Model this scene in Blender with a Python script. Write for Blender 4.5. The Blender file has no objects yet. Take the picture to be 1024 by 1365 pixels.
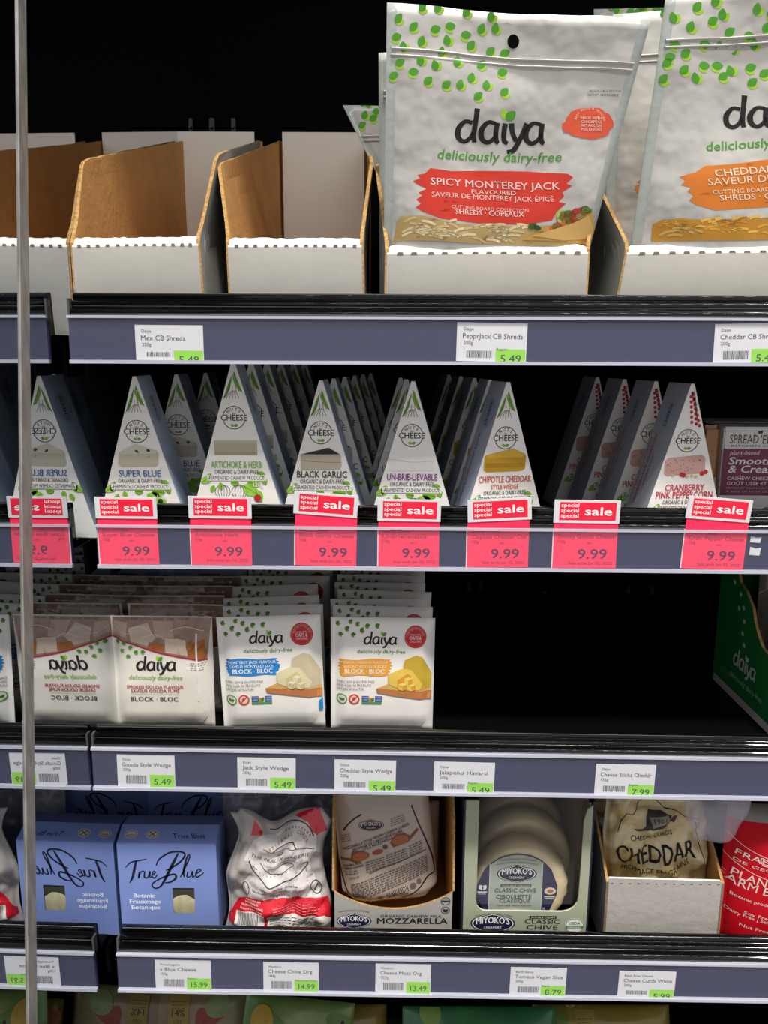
import bpy, bmesh, math, random
from mathutils import Vector, Matrix, noise
from mathutils.geometry import tessellate_polygon
C = bpy.context.scene.collection
SC = bpy.context.scene
# ------------------------------------------------------------------ camera
FPX, TH, ROLL = 1050.0, math.radians(11.4), 0.004
Fv = Vector((0, math.cos(TH), -math.sin(TH)))
R0 = Vector((1, 0, 0)); U0 = Vector((0, math.sin(TH), math.cos(TH)))
Rv = R0*math.cos(ROLL)+U0*math.sin(ROLL); Uv = U0*math.cos(ROLL)-R0*math.sin(ROLL)
cd = bpy.data.cameras.new('camera'); cam = bpy.data.objects.new('camera', cd); C.objects.link(cam)
cd.sensor_fit = 'VERTICAL'; cd.sensor_height = 36; cd.lens = FPX/1365*36; cd.clip_start = .01
m = Matrix.Identity(4)
for i in range(3):
    m[i][0] = Rv[i]; m[i][1] = Uv[i]; m[i][2] = -Fv[i]
cam.matrix_world = m
SC.camera = cam
# ------------------------------------------------------------------ world, lights, exposure
SC.view_settings.view_transform = 'Standard'; SC.view_settings.look = 'None'
SC.view_settings.gamma = 1; SC.view_settings.use_curve_mapping = False
SC.view_settings.exposure = 0.22
w = bpy.data.worlds.new('world'); SC.world = w; w.use_nodes = True
nt = w.node_tree; bg = nt.nodes['Background']
tc = nt.nodes.new('ShaderNodeTexCoord'); sp = nt.nodes.new('ShaderNodeSeparateXYZ')
mr = nt.nodes.new('ShaderNodeMapRange'); mr.inputs[1].default_value = -.6; mr.inputs[2].default_value = .9
cr = nt.nodes.new('ShaderNodeMix'); cr.data_type = 'RGBA'
cr.inputs[6].default_value = (.37, .35, .34, 1); cr.inputs[7].default_value = (.50, .51, .55, 1)
nt.links.new(tc.outputs['Generated'], sp.inputs[0]); nt.links.new(sp.outputs[2], mr.inputs[0])
nt.links.new(mr.outputs[0], cr.inputs[0]); nt.links.new(cr.outputs[2], bg.inputs[0])
bg.inputs[1].default_value = 1.0
# the case's own canopy lamp: a row of small LED panels over the front of the shelves
LY, LZ = .27, .60
for i in range(26):
    ld = bpy.data.lights.new('led', 'AREA'); ld.shape = 'RECTANGLE'; ld.size = .018; ld.size_y = .022
    ld.energy = .11; ld.color = (1, .975, .93)
    lo = bpy.data.objects.new('canopy_led', ld); C.objects.link(lo)
    lo.location = (-.23+i*.058, LY, LZ)
    lo.rotation_euler = Vector((0, .40, -.80)).to_track_quat('-Z', 'Y').to_euler()

# the shop's ceiling spotlights, far up and to the front right
sd = bpy.data.lights.new('ceiling_spots', 'SUN'); sd.energy = 3.4; sd.angle = math.radians(6); sd.color = (1, .96, .90)
so = bpy.data.objects.new('ceiling_spots', sd); C.objects.link(so); so.location = (.6, -.8, 2.2)
so.rotation_euler = Vector((-.11, .44, -.93)).to_track_quat('-Z', 'Y').to_euler()
# ------------------------------------------------------------------ pixel ray helper: the point seen at (px,py) on the plane at depth Y
def at(px, py, Y):
    d = Fv*FPX + Rv*(px-512) + Uv*(682.5-py)
    return d*(Y/d.y)
def lin(c):
    if isinstance(c, str): c = tuple(int(c[i:i+2], 16) for i in (0, 2, 4))
    return tuple((x/255/12.92 if x/255 <= .04045 else ((x/255+.055)/1.055)**2.4) for x in c)
MC = {}
def mat(name, col, rough=.5, spec=.5, metal=0, alpha=1, bump=0, bscale=80, var=0, vscale=30, coat=0, trans=0, stretch=None, col2=None, emit=0, bdist=.002):
    if name in MC: return MC[name]
    mt = bpy.data.materials.new(name); mt.use_nodes = True; n = mt.node_tree; b = n.nodes['Principled BSDF']
    c = lin(col); b.inputs['Base Color'].default_value = (*c, 1); b.inputs['Roughness'].default_value = rough
    b.inputs['Specular IOR Level'].default_value = spec; b.inputs['Metallic'].default_value = metal
    b.inputs['Alpha'].default_value = alpha; b.inputs['Coat Weight'].default_value = coat
    b.inputs['Coat Roughness'].default_value = .08; b.inputs['Transmission Weight'].default_value = trans
    if var or bump:
        t = n.nodes.new('ShaderNodeTexCoord'); mp = n.nodes.new('ShaderNodeMapping')
        n.links.new(t.outputs['Object'], mp.inputs[0])
        if stretch: mp.inputs['Scale'].default_value = stretch
    if var:
        nz = n.nodes.new('ShaderNodeTexNoise'); nz.inputs['Scale'].default_value = vscale; nz.inputs['Detail'].default_value = 4
        n.links.new(mp.outputs[0], nz.inputs[0]); mx = n.nodes.new('ShaderNodeMix'); mx.data_type = 'RGBA'
        r = n.nodes.new('ShaderNodeMapRange'); r.inputs[1].default_value = .35; r.inputs[2].default_value = .65
        n.links.new(nz.outputs[0], r.inputs[0]); n.links.new(r.outputs[0], mx.inputs[0])
        c2 = lin(col2) if col2 else tuple(x*(1-var) for x in c)
        mx.inputs[6].default_value = (*c, 1); mx.inputs[7].default_value = (*c2, 1)
        n.links.new(mx.outputs[2], b.inputs['Base Color'])
    if bump:
        nz = n.nodes.new('ShaderNodeTexNoise'); nz.inputs['Scale'].default_value = bscale; nz.inputs['Detail'].default_value = 3
        n.links.new(mp.outputs[0], nz.inputs[0]); bp = n.nodes.new('ShaderNodeBump'); bp.inputs['Strength'].default_value = bump
        bp.inputs['Distance'].default_value = bdist; n.links.new(nz.outputs[0], bp.inputs['Height']); n.links.new(bp.outputs[0], b.inputs['Normal'])
    MC[name] = mt; return mt
def ink(col, rough=.45):
    return mat('ink_%s_%d' % (col, int(rough*100)), col, rough, .35)
WHITE = 'f0ede8'
M_black = mat('black_interior', '050505', .55, .03, bump=.05)
M_gloss = mat('black_gloss_plastic', '0a0a0a', .07, .6)
M_glint = mat('glint_bead', '8a8a8c', .16, .5, metal=1)  # metal for the added beads that imitate LED glints on the lips
M_shelf = mat('black_shelf', '070708', .5, .06)
M_navy = mat('navy_rail', '1d2246', .55, .3, var=.12, vscale=25, stretch=(.3, 1, 2))
M_clear = mat('clear_cover', 'c9cbe0', .05, .4, alpha=.05)
M_edge = mat('clear_edge', 'cfd0de', .25, .5, alpha=.72)
M_mirror = mat('mirror_glass', 'd2d6d9', .004, .5, metal=1)
M_strip = mat('brushed_strip', '9b9791', .5, .5, var=.35, vscale=180, stretch=(1, 1, .25), metal=.2)
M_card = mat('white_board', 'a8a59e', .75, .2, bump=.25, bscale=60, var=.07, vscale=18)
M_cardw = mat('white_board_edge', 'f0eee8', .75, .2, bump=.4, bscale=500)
M_kraft = mat('kraft_board', 'c8965c', .85, .15, bump=.25, bscale=200, var=.12, vscale=40)
M_kedge = mat('kraft_edge', 'c79d62', .85, .15, var=.45, vscale=420)
M_dark = mat('dark_slot', '6b655c', .9, .1)
# ------------------------------------------------------------------ object helpers
def tag(o, label=None, cat=None, group=None, kind=None):
    for k, v in (('label', label), ('category', cat), ('group', group), ('kind', kind)):
        if v: o[k] = v
    return o
def empty(name, loc, rot=(0, 0, 0), **k):
    o = bpy.data.objects.new(name, None); C.objects.link(o); o.location = loc; o.rotation_euler = rot
    o.empty_display_size = .01
    return tag(o, **k)
def mesh(name, verts, faces, mats, parent=None, midx=None, smooth=False):
    me = bpy.data.meshes.new(name); me.from_pydata([tuple(v) for v in verts], [], faces)
    for q in (mats if isinstance(mats, (list, tuple)) else [mats]): me.materials.append(q)
    if midx:
        for p, i in zip(me.polygons, midx): p.material_index = i
    if smooth: me.polygons.foreach_set('use_smooth', [True]*len(me.polygons))
    me.update(); o = bpy.data.objects.new(name, me); C.objects.link(o)
    if parent: o.parent = parent
    return o
def box(name, x0, x1, y0, y1, z0, z1, mt, parent=None, bev=0, midx=None):
    bm = bmesh.new(); bmesh.ops.create_cube(bm, size=1)
    for v in bm.verts:
        v.co = ((x0+x1)/2+v.co.x*(x1-x0), (y0+y1)/2+v.co.y*(y1-y0), (z0+z1)/2+v.co.z*(z1-z0))
    if bev: bmesh.ops.bevel(bm, geom=bm.edges[:], offset=bev, segments=2, affect='EDGES')
    me = bpy.data.meshes.new(name); bm.to_mesh(me); bm.free(); me.materials.append(mt)
    o = bpy.data.objects.new(name, me); C.objects.link(o)
    if parent: o.parent = parent
    return o
def prism(name, prof, x0, x1, mt, parent=None, smooth=False):   # prof: (y,z) loop swept along x
    n = len(prof); vs = [(x0, y, z) for y, z in prof]+[(x1, y, z) for y, z in prof]
    fs = [(i, (i+1) % n, n+(i+1) % n, n+i) for i in range(n)]
    fs += [tuple(range(n-1, -1, -1)), tuple(range(n, 2*n))]
    return mesh(name, vs, fs, mt, parent)
def copy_tree(o, parent=None):
    c = o.copy(); C.objects.link(c)
    if parent: c.parent = parent
    for ch in list(o.children): copy_tree(ch, c)
    return c
# ------------------------------------------------------------------ flat print: shapes laid on a surface
TXT = {}
def glyphs(s, bold):
    k = (s, bold)
    if k not in TXT:
        cu = bpy.data.curves.new('t', 'FONT'); cu.body = s; cu.size = 1; cu.resolution_u = 2; cu.offset = bold
        ob = bpy.data.objects.new('t', cu); me = bpy.data.meshes.new_from_object(ob)
        vs = [(v.co.x, v.co.y) for v in me.vertices]; fs = [tuple(p.vertices) for p in me.polygons]
        x0 = min([v[0] for v in vs] or [0]); x1 = max([v[0] for v in vs] or [1])
        TXT[k] = (vs, fs, x0, x1); bpy.data.objects.remove(ob); bpy.data.curves.remove(cu); bpy.data.meshes.remove(me)
    return TXT[k]
CAP = max(v[1] for v in glyphs('H', 0)[0])
def catmull(pts, k=5, closed=False):
    n = len(pts); out = []
    rng = n if closed else n-1
    for i in range(rng):
        g = lambda j: pts[j % n] if closed else pts[max(0, min(n-1, j))]
        p0, p1, p2, p3 = g(i-1), g(i), g(i+1), g(i+2)
        for a in range(k):
            t = a/k
            out.append(tuple(.5*((2*p1[d])+(-p0[d]+p2[d])*t+(2*p0[d]-5*p1[d]+4*p2[d]-p3[d])*t*t+(-p0[d]+3*p1[d]-3*p2[d]+p3[d])*t**3) for d in range(len(p1))))
    if not closed: out.append(tuple(pts[-1]))
    return out
class Art:
    def __init__(s, ox=0, oy=0, sc=1, warp=None):
        s.ox, s.oy, s.sc, s.l, s.it, s.warp = ox, oy, sc, 0, [], warp
        s.rnd = random.Random(5)
    def up(s): s.l += 1
    def add(s, vs, fs, m, l=None):
        s.it.append((vs, fs, ink(m) if isinstance(m, str) else m, s.l if l is None else l))
    def poly(s, pts, m):
        t = tessellate_polygon([[Vector((p[0], p[1], 0)) for p in pts]])
        s.add([tuple(p[:2]) for p in pts], [tuple(f) for f in t], m)
    def rect(s, x0, y0, x1, y1, m): s.add([(x0, y0), (x1, y0), (x1, y1), (x0, y1)], [(0, 1, 2, 3)], m)
    def ell(s, cx, cy, rx, ry, m, n=20, rot=0):
        c, q = math.cos(rot), math.sin(rot)
        P = [(rx*math.cos(2*math.pi*i/n), ry*math.sin(2*math.pi*i/n)) for i in range(n)]
        s.add([(cx+x*c-y*q, cy+x*q+y*c) for x, y in P], [tuple(range(n))], m)
    def stroke(s, pts, wd, m, smooth=True, closed=False, k=5):
        if len(pts[0]) == 2: pts = [(p[0], p[1], 1) for p in pts]
        if smooth: pts = catmull(pts, k, closed)
        n = len(pts); vs = []
        for i in range(n):
            a = pts[(i-1) % n] if closed else pts[max(0, i-1)]; b = pts[(i+1) % n] if closed else pts[min(n-1, i+1)]
            dx, dy = b[0]-a[0], b[1]-a[1]; L = math.hypot(dx, dy) or 1; h = wd*pts[i][2]/2
            vs += [(pts[i][0]-dy/L*h, pts[i][1]+dx/L*h), (pts[i][0]+dy/L*h, pts[i][1]-dx/L*h)]
        fs = [(2*i, 2*i+1, 2*((i+1) % n)+1, 2*((i+1) % n)) for i in range(n if closed else n-1)]
        s.add(vs, fs, m)
    def ring(s, cx, cy, rx, ry, wd, m, a0=0, a1=2*math.pi, n=28):
        full = abs(a1-a0-2*math.pi) < 1e-3
        P = [(cx+rx*math.cos(a0+(a1-a0)*i/n), cy+ry*math.sin(a0+(a1-a0)*i/n), 1) for i in range(n if full else n+1)]
        s.stroke(P, wd, m, smooth=False, closed=full)
    def text(s, t, x, y, cap, width=None, m='222222', al='c', bold=0, shear=0, rot=0, bend=None, dl=.9):
        if bold > .005:
            e = min(bold, .035)*cap/CAP*.75
            for q, r_, dl_ in ((-1, 0, .6), (1, 0, .8), (0, .6, 1.0), (0, -.6, 1.2)): s.text(t, x+q*e*math.cos(rot)-r_*e*math.sin(rot), y+q*e*math.sin(rot)+r_*e*math.cos(rot), cap, width, m, al, 0, shear, rot, bend, dl_)
            return
        vs, fs, x0, x1 = glyphs(t, 0); sy = cap/CAP; sx = sy if width is None else width/(x1-x0)
        W = (x1-x0)*sx; off = {'c': -W/2, 'l': 0, 'r': -W}[al]; c, q = math.cos(rot), math.sin(rot); out = []
        for vx, vy in vs:
            X = (vx-x0)*sx+off+shear*vy*sy; Y = -vy*sy
            if bend: Y += bend(X)
            out.append((x+X*c-Y*q, y+X*q+Y*c))
        s.add(out, fs, m, s.l+dl)
    def arctext(s, t, cx, cy, r, a0, a1, cap, m, bold=0, flip=False):  # letters round a circle, angles in degrees from +x clockwise
        n = len(t)
        for i, ch in enumerate(t):
            if ch == ' ': continue
            a = math.radians(a0+(a1-a0)*(i/(max(1, n-1))))
            s.text(ch, cx+r*math.cos(a), cy+r*math.sin(a), cap, None, m, bold=bold, rot=a+(math.pi/2 if not flip else -math.pi/2))
    def lines(s, x0, y0, x1, n, dy, cap, m, seed=1):                      # rows of print too small to read
        r = random.Random(seed)
        for i in range(n):
            x = x0; xe = x1-(r.random()*.25*(x1-x0))
            while x < xe:
                wl = cap*r.uniform(1.2, 4.5); s.rect(x, y0+i*dy-cap*.5, min(x+wl, xe), y0+i*dy, m); x += wl+cap*.8
    def barcode(s, x0, y0, x1, y1, m='222222', seed=3):
        r = random.Random(seed); x = x0
        while x < x1:
            wl = r.uniform(.012, .035)*(x1-x0); s.rect(x, y0, min(x+wl, x1), y1, m); x += wl+r.uniform(.014, .032)*(x1-x0)
    def leaf(s, x, y, L, a, m):
        pts = [(0, 0), (.25, .3), (.6, .33), (1, 0), (.6, -.33), (.25, -.3)]
        c, q = math.cos(a), math.sin(a); pts = catmull(pts, 3, True)
        s.poly([(x+(u*c-v*q)*L, y+(u*q+v*c)*L) for u, v in pts], m)
    def leafpair(s, x, y, L, a, m1='4f9a2a', m2='a6cf3a'):
        s.leaf(x, y, L*.9, a+.75, m2); s.up(); s.leaf(x, y, L, a, m1); s.l -= 1
    def brush(s, x0, y0, x1, y1, m, seed=1, n=11, j=.07):               # a brush stroke with ragged ends
        r = random.Random(seed); h = y1-y0; wd = x1-x0; P = []
        P += [(x0+wd*i/8, y0+h*.05*math.sin(i*1.1+seed)) for i in range(1, 8)]
        for i in range(n+1): P.append((x1-(wd*j*r.random() if i % 2 else 0)-abs(i/n-.35)*wd*.11, y0+h*i/n))
        P += [(x1-wd*i/8, y1+h*.04*math.sin(i*1.3+seed)) for i in range(1, 8)]
        for i in range(n+1): P.append((x0+(wd*j*r.random() if i % 2 else 0)+abs(i/n-.6)*wd*.09, y1-h*i/n))
        s.poly(P, m)
    def build(s, name, parent, F=None, gx=None, gz=None, mirror=False):
        step = .00008 if not gx else .00014; mats = []; V = []; Fc = []; MI = []
        groups = {}; nodes = {}
        for vs, fs, mt, l in s.it: groups.setdefault((l, mt.name), [mt, []])[1].append((vs, fs))
        for (l, _), (mt, lst) in sorted(groups.items(), key=lambda t: t[0][0]):
            if mt not in mats: mats.append(mt)
            mi = mats.index(mt); vv = []; ff = []
            for vs, fs in lst:
                o = len(vv)
                for x, y in vs:
                    if s.warp: X, Z = s.warp(x, y)
                    else: X, Z = (x-s.ox)*s.sc, (s.oy-y)*s.sc
                    vv.append((X, Z))
                ff += [tuple(i+o for i in f) for f in fs]
            if gx:
                bm = bmesh.new(); bv = [bm.verts.new((x, z, 0)) for x, z in vv]
                for f in ff:
                    try: bm.faces.new([bv[i] for i in f])
                    except ValueError: pass
                for g in gx:
                    if min(v.co.x for v in bm.verts) < g < max(v.co.x for v in bm.verts):
                        bmesh.ops.bisect_plane(bm, geom=bm.verts[:]+bm.edges[:]+bm.faces[:], dist=1e-7, plane_co=(g, 0, 0), plane_no=(1, 0, 0))
                for g in gz:
                    if min(v.co.y for v in bm.verts) < g < max(v.co.y for v in bm.verts):
                        bmesh.ops.bisect_plane(bm, geom=bm.verts[:]+bm.edges[:]+bm.faces[:], dist=1e-7, plane_co=(0, g, 0), plane_no=(0, 1, 0))
                dx, dz = gx[1]-gx[0], gz[1]-gz[0]; xo, zo = gx[0]-dx, gz[0]-dz
                for kk in range(-len(gz)-1, len(gx)+2):     # the diagonals too, so every layer lies on the same triangles
                    qs = [(v.co.x-xo)/dx-(v.co.y-zo)/dz-kk for v in bm.verts]
                    if min(qs) < -1e-6 and max(qs) > 1e-6:
                        bmesh.ops.bisect_plane(bm, geom=bm.verts[:]+bm.edges[:]+bm.faces[:], dist=1e-7, plane_co=(xo+kk*dx, zo, 0), plane_no=(1/dx, -1/dz, 0))
                bm.verts.index_update(); vv = [(v.co.x, v.co.y) for v in bm.verts]; ff = [tuple(v.index for v in f.verts) for f in bm.faces]; bm.free()
            o = len(V); off = (.00012 if not gx else .00018)+l*step
            if gx:
                dx, dz = gx[1]-gx[0], gz[1]-gz[0]; xo, zo = gx[0]-dx, gz[0]-dz; nX, nZ = len(gx)+1, len(gz)+1
                for x, z in vv:
                    a = min(nX-1e-6, max(0, (x-xo)/dx)); b = min(nZ-1e-6, max(0, (z-zo)/dz)); i, j = int(a), int(b); a -= i; b -= j
                    for q in ((i, j), (i+1, j), (i, j+1), (i+1, j+1)):
                        if q not in nodes: nodes[q] = F(xo+q[0]*dx, zo+q[1]*dz, 0)
                    p = nodes[i, j]*(1-a)+nodes[i+1, j]*(a-b)+nodes[i+1, j+1]*b if a > b else nodes[i, j]*(1-b)+nodes[i, j+1]*(b-a)+nodes[i+1, j+1]*a
                    V.append((p.x, p.y-off, p.z))
            else: V += [(F(x, z, off) if F else (x, -off, z)) for x, z in vv]
            Fc += [tuple(i+o for i in f) for f in ff]; MI += [mi]*len(ff)
        return mesh(name, V, Fc, mats, parent, MI, smooth=bool(gx))
def rot_z(a): return (0, 0, a)

# brand logotypes drawn as strokes
def logo_daiya(A, x, y, xh, m='1d1a19', leaf=True, wd=.2, lm=('4f9a2a', 'a6cf3a')):   # x = left, y = baseline, xh = x-height
    P = lambda q: [(x+a*xh, y-b*xh, c) for a, b, c in q]
    W = wd*xh
    def bowl(o): A.stroke(P([(o+.78, .93, .8), (o+.42, .98, .8), (o+.1, .62, 1.1), (o+.1, .2, 1.1), (o+.36, .02, .9), (o+.66, .2, .8), (o+.82, .5, .8)]), W, m)
    bowl(0); A.stroke(P([(1.02, 1.62, 1.1), (.95, 1.1, 1), (.84, .4, 1), (.86, .0, .9)]), W, m)
    bowl(1.12); A.stroke(P([(1.98, .98, 1), (1.9, .5, 1), (1.92, .12, 1), (2.02, .0, .8)]), W, m)
    A.stroke(P([(2.36, .96, 1.1), (2.28, .45, 1), (2.3, .12, 1), (2.46, .0, .8)]), W, m)
    A.stroke(P([(2.66, .98, 1.1), (2.7, .55, 1), (2.88, .1, 1)]), W, m)
    A.stroke(P([(3.42, .98, 1.1), (3.2, .5, 1), (2.92, -.05, 1), (2.7, -.36, 1), (2.42, -.42, .8)]), W, m)
    bowl(3.28); A.stroke(P([(4.16, .98, 1), (4.08, .5, 1), (4.1, .12, 1), (4.22, .0, .8)]), W, m)
    if leaf:
        A.leaf(x+2.42*xh, y-1.14*xh, .55*xh, -1.9, lm[1]); A.up(); A.leaf(x+2.4*xh, y-1.12*xh, .62*xh, -.75, lm[0]); A.l -= 1
def logo_nuts(A, cx, cy, r, tint='2a2826'):
    A.ring(cx, cy, r, r, r*.07, tint); A.up()
    A.rect(cx-r*1.22, cy-r*.28, cx+r*1.22, cy+r*.28, 'f7f4ee')
    A.arctext('NUTS', cx, cy, r*.62, -132, -48, r*.26, tint, .01)
    A.text('for', cx, cy-r*.30, r*.2, None, tint, shear=.3)
    A.text('CHEESE', cx, cy+r*.26, r*.52, r*2.3, '1d1b1a', bold=.02)
    A.leaf(cx, cy+r*.74, r*.36, -.35, '6e9a3a'); A.leaf(cx, cy+r*.74, r*.36, math.pi+.35, '8db54a')
def logo_miyokos(A, cx, cy, wd, m1='1d2140', m2='e9e7e2'):
    h = wd*.46
    def shape(k): return catmull([(cx-wd*.5*k, cy), (cx-wd*.42*k, cy-h*.27*k), (cx-wd*.2*k, cy-h*.42*k), (cx, cy-h*.55*k), (cx+wd*.2*k, cy-h*.42*k), (cx+wd*.42*k, cy-h*.27*k), (cx+wd*.5*k, cy), (cx+wd*.42*k, cy+h*.27*k), (cx+wd*.2*k, cy+h*.45*k), (cx, cy+h*.52*k), (cx-wd*.2*k, cy+h*.45*k), (cx-wd*.42*k, cy+h*.27*k)], 2, True)
    A.poly(shape(1), m1); A.up(); A.poly(shape(.93), m2); A.up(); A.poly(shape(.88), m1)
    A.text('MIYOKO\'S', cx, cy+h*.1, h*.34, wd*.74, m2, bold=.03, bend=lambda X: -h*.12*(1-(2*X/wd)**2))
    A.text('CREAMERY', cx, cy+h*.28, h*.13, wd*.4, m2)
    A.up(); 

# ------------------------------------------------------------------ case shell
MA = math.radians(1.5)
def mir(Y): return -.263+(Y-.65)*math.tan(MA)
o = box('wall_back', -.35, 1.3, 1.22, 1.25, -.85, .66, M_black); tag(o, kind='structure')
md = Vector((math.sin(MA), math.cos(MA), 0))
a = Vector((mir(.34), .34, 0)); b = Vector((mir(1.22), 1.22, 0)); nrm = Vector((-md.y, md.x, 0))*.006
vs = []
for z in (-.85, .66): vs += [a+Vector((0, 0, z)), b+Vector((0, 0, z)), b+nrm+Vector((0, 0, z)), a+nrm+Vector((0, 0, z))]
o = mesh('wall_left', vs, [(0, 1, 5, 4), (1, 2, 6, 5), (2, 3, 7, 6), (3, 0, 4, 7), (0, 3, 2, 1), (4, 5, 6, 7)], [M_mirror, M_black], None, [0, 1, 1, 1, 1, 1]); tag(o, kind='structure')
o = box('wall_right', 1.27, 1.3, .5, 1.22, -.85, .66, M_black); tag(o, kind='structure')
o = box('ceiling', -.26, 1.27, .58, 1.22, .64, .66, M_black); tag(o, kind='structure')
o = box('floor', -.25, 1.27, .62, 1.22, -.87, -.85, M_black); tag(o, kind='structure')
# slanted strip standing on the mirror panel
def yz_on_mirror(px, py):      # where the ray through the pixel meets the mirror plane
    d = Fv*FPX+Rv*(px-512)+Uv*(682.5-py); n = Vector((md.y, -md.x, 0)); p0 = Vector((mir(.65), .65, 0))
    return d*(p0.dot(n)/d.dot(n))
L = []
for px, py in ((21.5, -60), (32, -60), (28, 680), (40.5, 680), (37.5, 1420), (48.5, 1420)):
    L.append(yz_on_mirror(px, py))
n3 = Vector((md.y, -md.x, 0))*.0012
vs = [p+n3 for p in L]+[p+n3*.02 for p in L]
o = mesh('trim_1', vs, [(0, 1, 3, 2), (2, 3, 5, 4), (0, 2, 8, 6), (2, 4, 10, 8), (1, 7, 9, 3), (3, 9, 11, 5)], M_strip); tag(o, kind='structure')

# ------------------------------------------------------------------ shelves
# bottom edge of the label rail: left px, right px; rail top px at mid; depth of the rail face
SPEC = [('top', (94, 481.5), (1024, 485.5), 422, .65, .015, 1.1), ('second', (131, 754), (1024, 762), 703, .67, .019, 1.02),
        ('third', (125, 1049.5), (1024, 1064), 1003, .65, .016, .98), ('fourth', (158, 1319), (1024, 1333.5), 1277, .65, .0135, 1.18)]
SH = []
CATL = {'top': 'top shelf, holding the white cardboard trays', 'second': 'second shelf down, with the red sale tags on its rail',
        'third': 'third shelf down, carrying the flat square cheese packs', 'fourth': 'fourth shelf down, carrying the blue box and open trays'}
for nm, lp, rp, ty, D, drop, ls in SPEC:
    A_, B_ = at(*lp, D), at(*rp, D)
    tilt = (B_.z-A_.z)/(B_.x-A_.x); mid = at(560, ty, D)
    H = mid.z-(A_.z+(mid.x-A_.x)*tilt)
    root = empty('shelf', A_, (0, -math.atan(tilt), 0), label='black metal '+CATL[nm], cat='shelf')
    Ln = 1.25-A_.x
    box('rail_back', 0, Ln, .0015, .004, 0, H, M_navy, root)
    box('clear_cover', .0005, Ln, -.0013, -.0008, .001, H-.001, M_clear, root)
    box('lower_channel', 0, Ln, -.0022, .0015, -.0016, .0012, M_edge, root)
    box('upper_channel', 0, Ln, -.0022, .0015, H-.0022, H, M_edge, root)
    pr2 = [(.0025, H), (.0008, H+.0008), (.0006, H+.0028), (.0024, H+.0046), (.0052, H+.0054), (.0056, H+.0064), (.0046, H+.0085), (.0052, H+.0103),
           (.0080, H+.0113), (.0088, H+.0120), (.0082, H+.0132), (.0084, H+.0155), (.0100, H+.0166), (.0125, H+.0166), (.0132, H+.0150), (.0132, H-.002), (.004, H-.004)]
    pr2 = [(y if y < .002 else y*ls, H+(z-H)*ls) for y, z in pr2[:-2]]+[(.0150*ls, H-drop), (.004, H-drop-.002)]
    pr2 = catmull(pr2[:-2], 4)+pr2[-2:]
    lip = prism('front_lip', pr2, .002, Ln, M_gloss, root)
    def bead(cy_, cz_, r_): prism('glint_bead', [(cy_+r_*math.cos(t_/10*2*math.pi), cz_+r_*math.sin(t_/10*2*math.pi)) for t_ in range(10)], .003, Ln, M_glint, root)  # thin added bead, stands in for a line of glints along a lip ridge
    bead(.0012*ls, H+.0010*ls, .00065); bead(.0086*ls, H+.0160*ls, .00035); bead(.0050*ls, H+.0068*ls, .00022)
    for pg_ in lip.data.polygons: pg_.use_smooth = len(pg_.vertices) == 4
    box('end_cap', .0, .0018, .001, .008, H-.004, H+.012*ls, mat('grey_plastic', '4a4a49', .4), root)
    box('shelf_panel', .004, Ln, .0135, 1.19-D, H-drop-.006, H-drop, M_shelf, root)
    box('bracket', .0, .0035, .03, 1.18-D, H-drop-.035, H-drop-.0065, M_shelf, root)
    SH.append(dict(root=root, o=A_, tilt=tilt, H=H, D=D, drop=drop))
def zs(k, x): s = SH[k]; return s['o'].z+(x-s['o'].x)*s['tilt']+s['H']-s['drop']

def on_shelf(k, px, py):      # where the ray through the pixel meets the shelf surface
    Y = .7
    for _ in range(30):
        p = at(px, py, Y); Y *= zs(k, p.x)/p.z
    return at(px, py, Y)
# ------------------------------------------------------------------ price tags and sale tags
def to_rail(k, px, py):           # rail-local x and z of a pixel
    s = SH[k]; p = at(px, py, s['D'])-s['o']; t = math.atan(s['tilt'])
    return p.x*math.cos(t)+p.z*math.sin(t), -p.x*math.sin(t)+p.z*math.cos(t)
def price_tag(k, x0, x1, y0, y1, brand, name, wt, price, code, rot=0, reg='', cut=0, where=''):
    s = SH[k]; a, ztop = to_rail(k, x0, y0); b, _ = to_rail(k, x1, y0); wd = b-a; sc = wd/82.0
    hh = min(ztop-.0012, 52*sc)
    p = s['o']+Matrix.Rotation(-math.atan(s['tilt']), 3, 'Y')@Vector(((a+b)/2, .0003, .0012 if True else 0))
    root = empty('price_tag', p, (0, -math.atan(s['tilt'])+rot, 0), label='white price tag "%s" %s' % (name, where), cat='price tag', group='white price tags in the shelf rails')
    H = ztop-.0012
    box('card', -wd/2, wd/2, 0, .0005, 0, H, mat('tag_paper', 'd9d8da', .6, .3), root)
    A = Art(41, H/sc, sc); top = 0; bot = H/sc
    A.text(brand, 8, 9, 3.6, None, '55524f', 'l'); A.text(name, 7, 18, 5.6, min(70, 4.1*len(name)), '4a4a4e', 'l')
    A.text(wt, 8, 25, 4, None, '55524f', 'l')
    A.barcode(12, 32+cut, 42, min(bot-4, 45+cut), '2b2b2b', seed=int(code)); 
    if bot-cut > 50: A.text(code, 27, min(bot-1, 50+cut), 3, None, '55524f')
    gy = max(30, bot-19)
    A.rect(46, gy, 81, bot, '8fd62c')
    if reg: A.text(reg, 47, gy+1.5, 3, None, '3a5a20', 'l')
    A.text(price, 64, gy+15, 8.5, 24, '25351a', bold=.01)
    A.build('printing', root)
    return root
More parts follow.
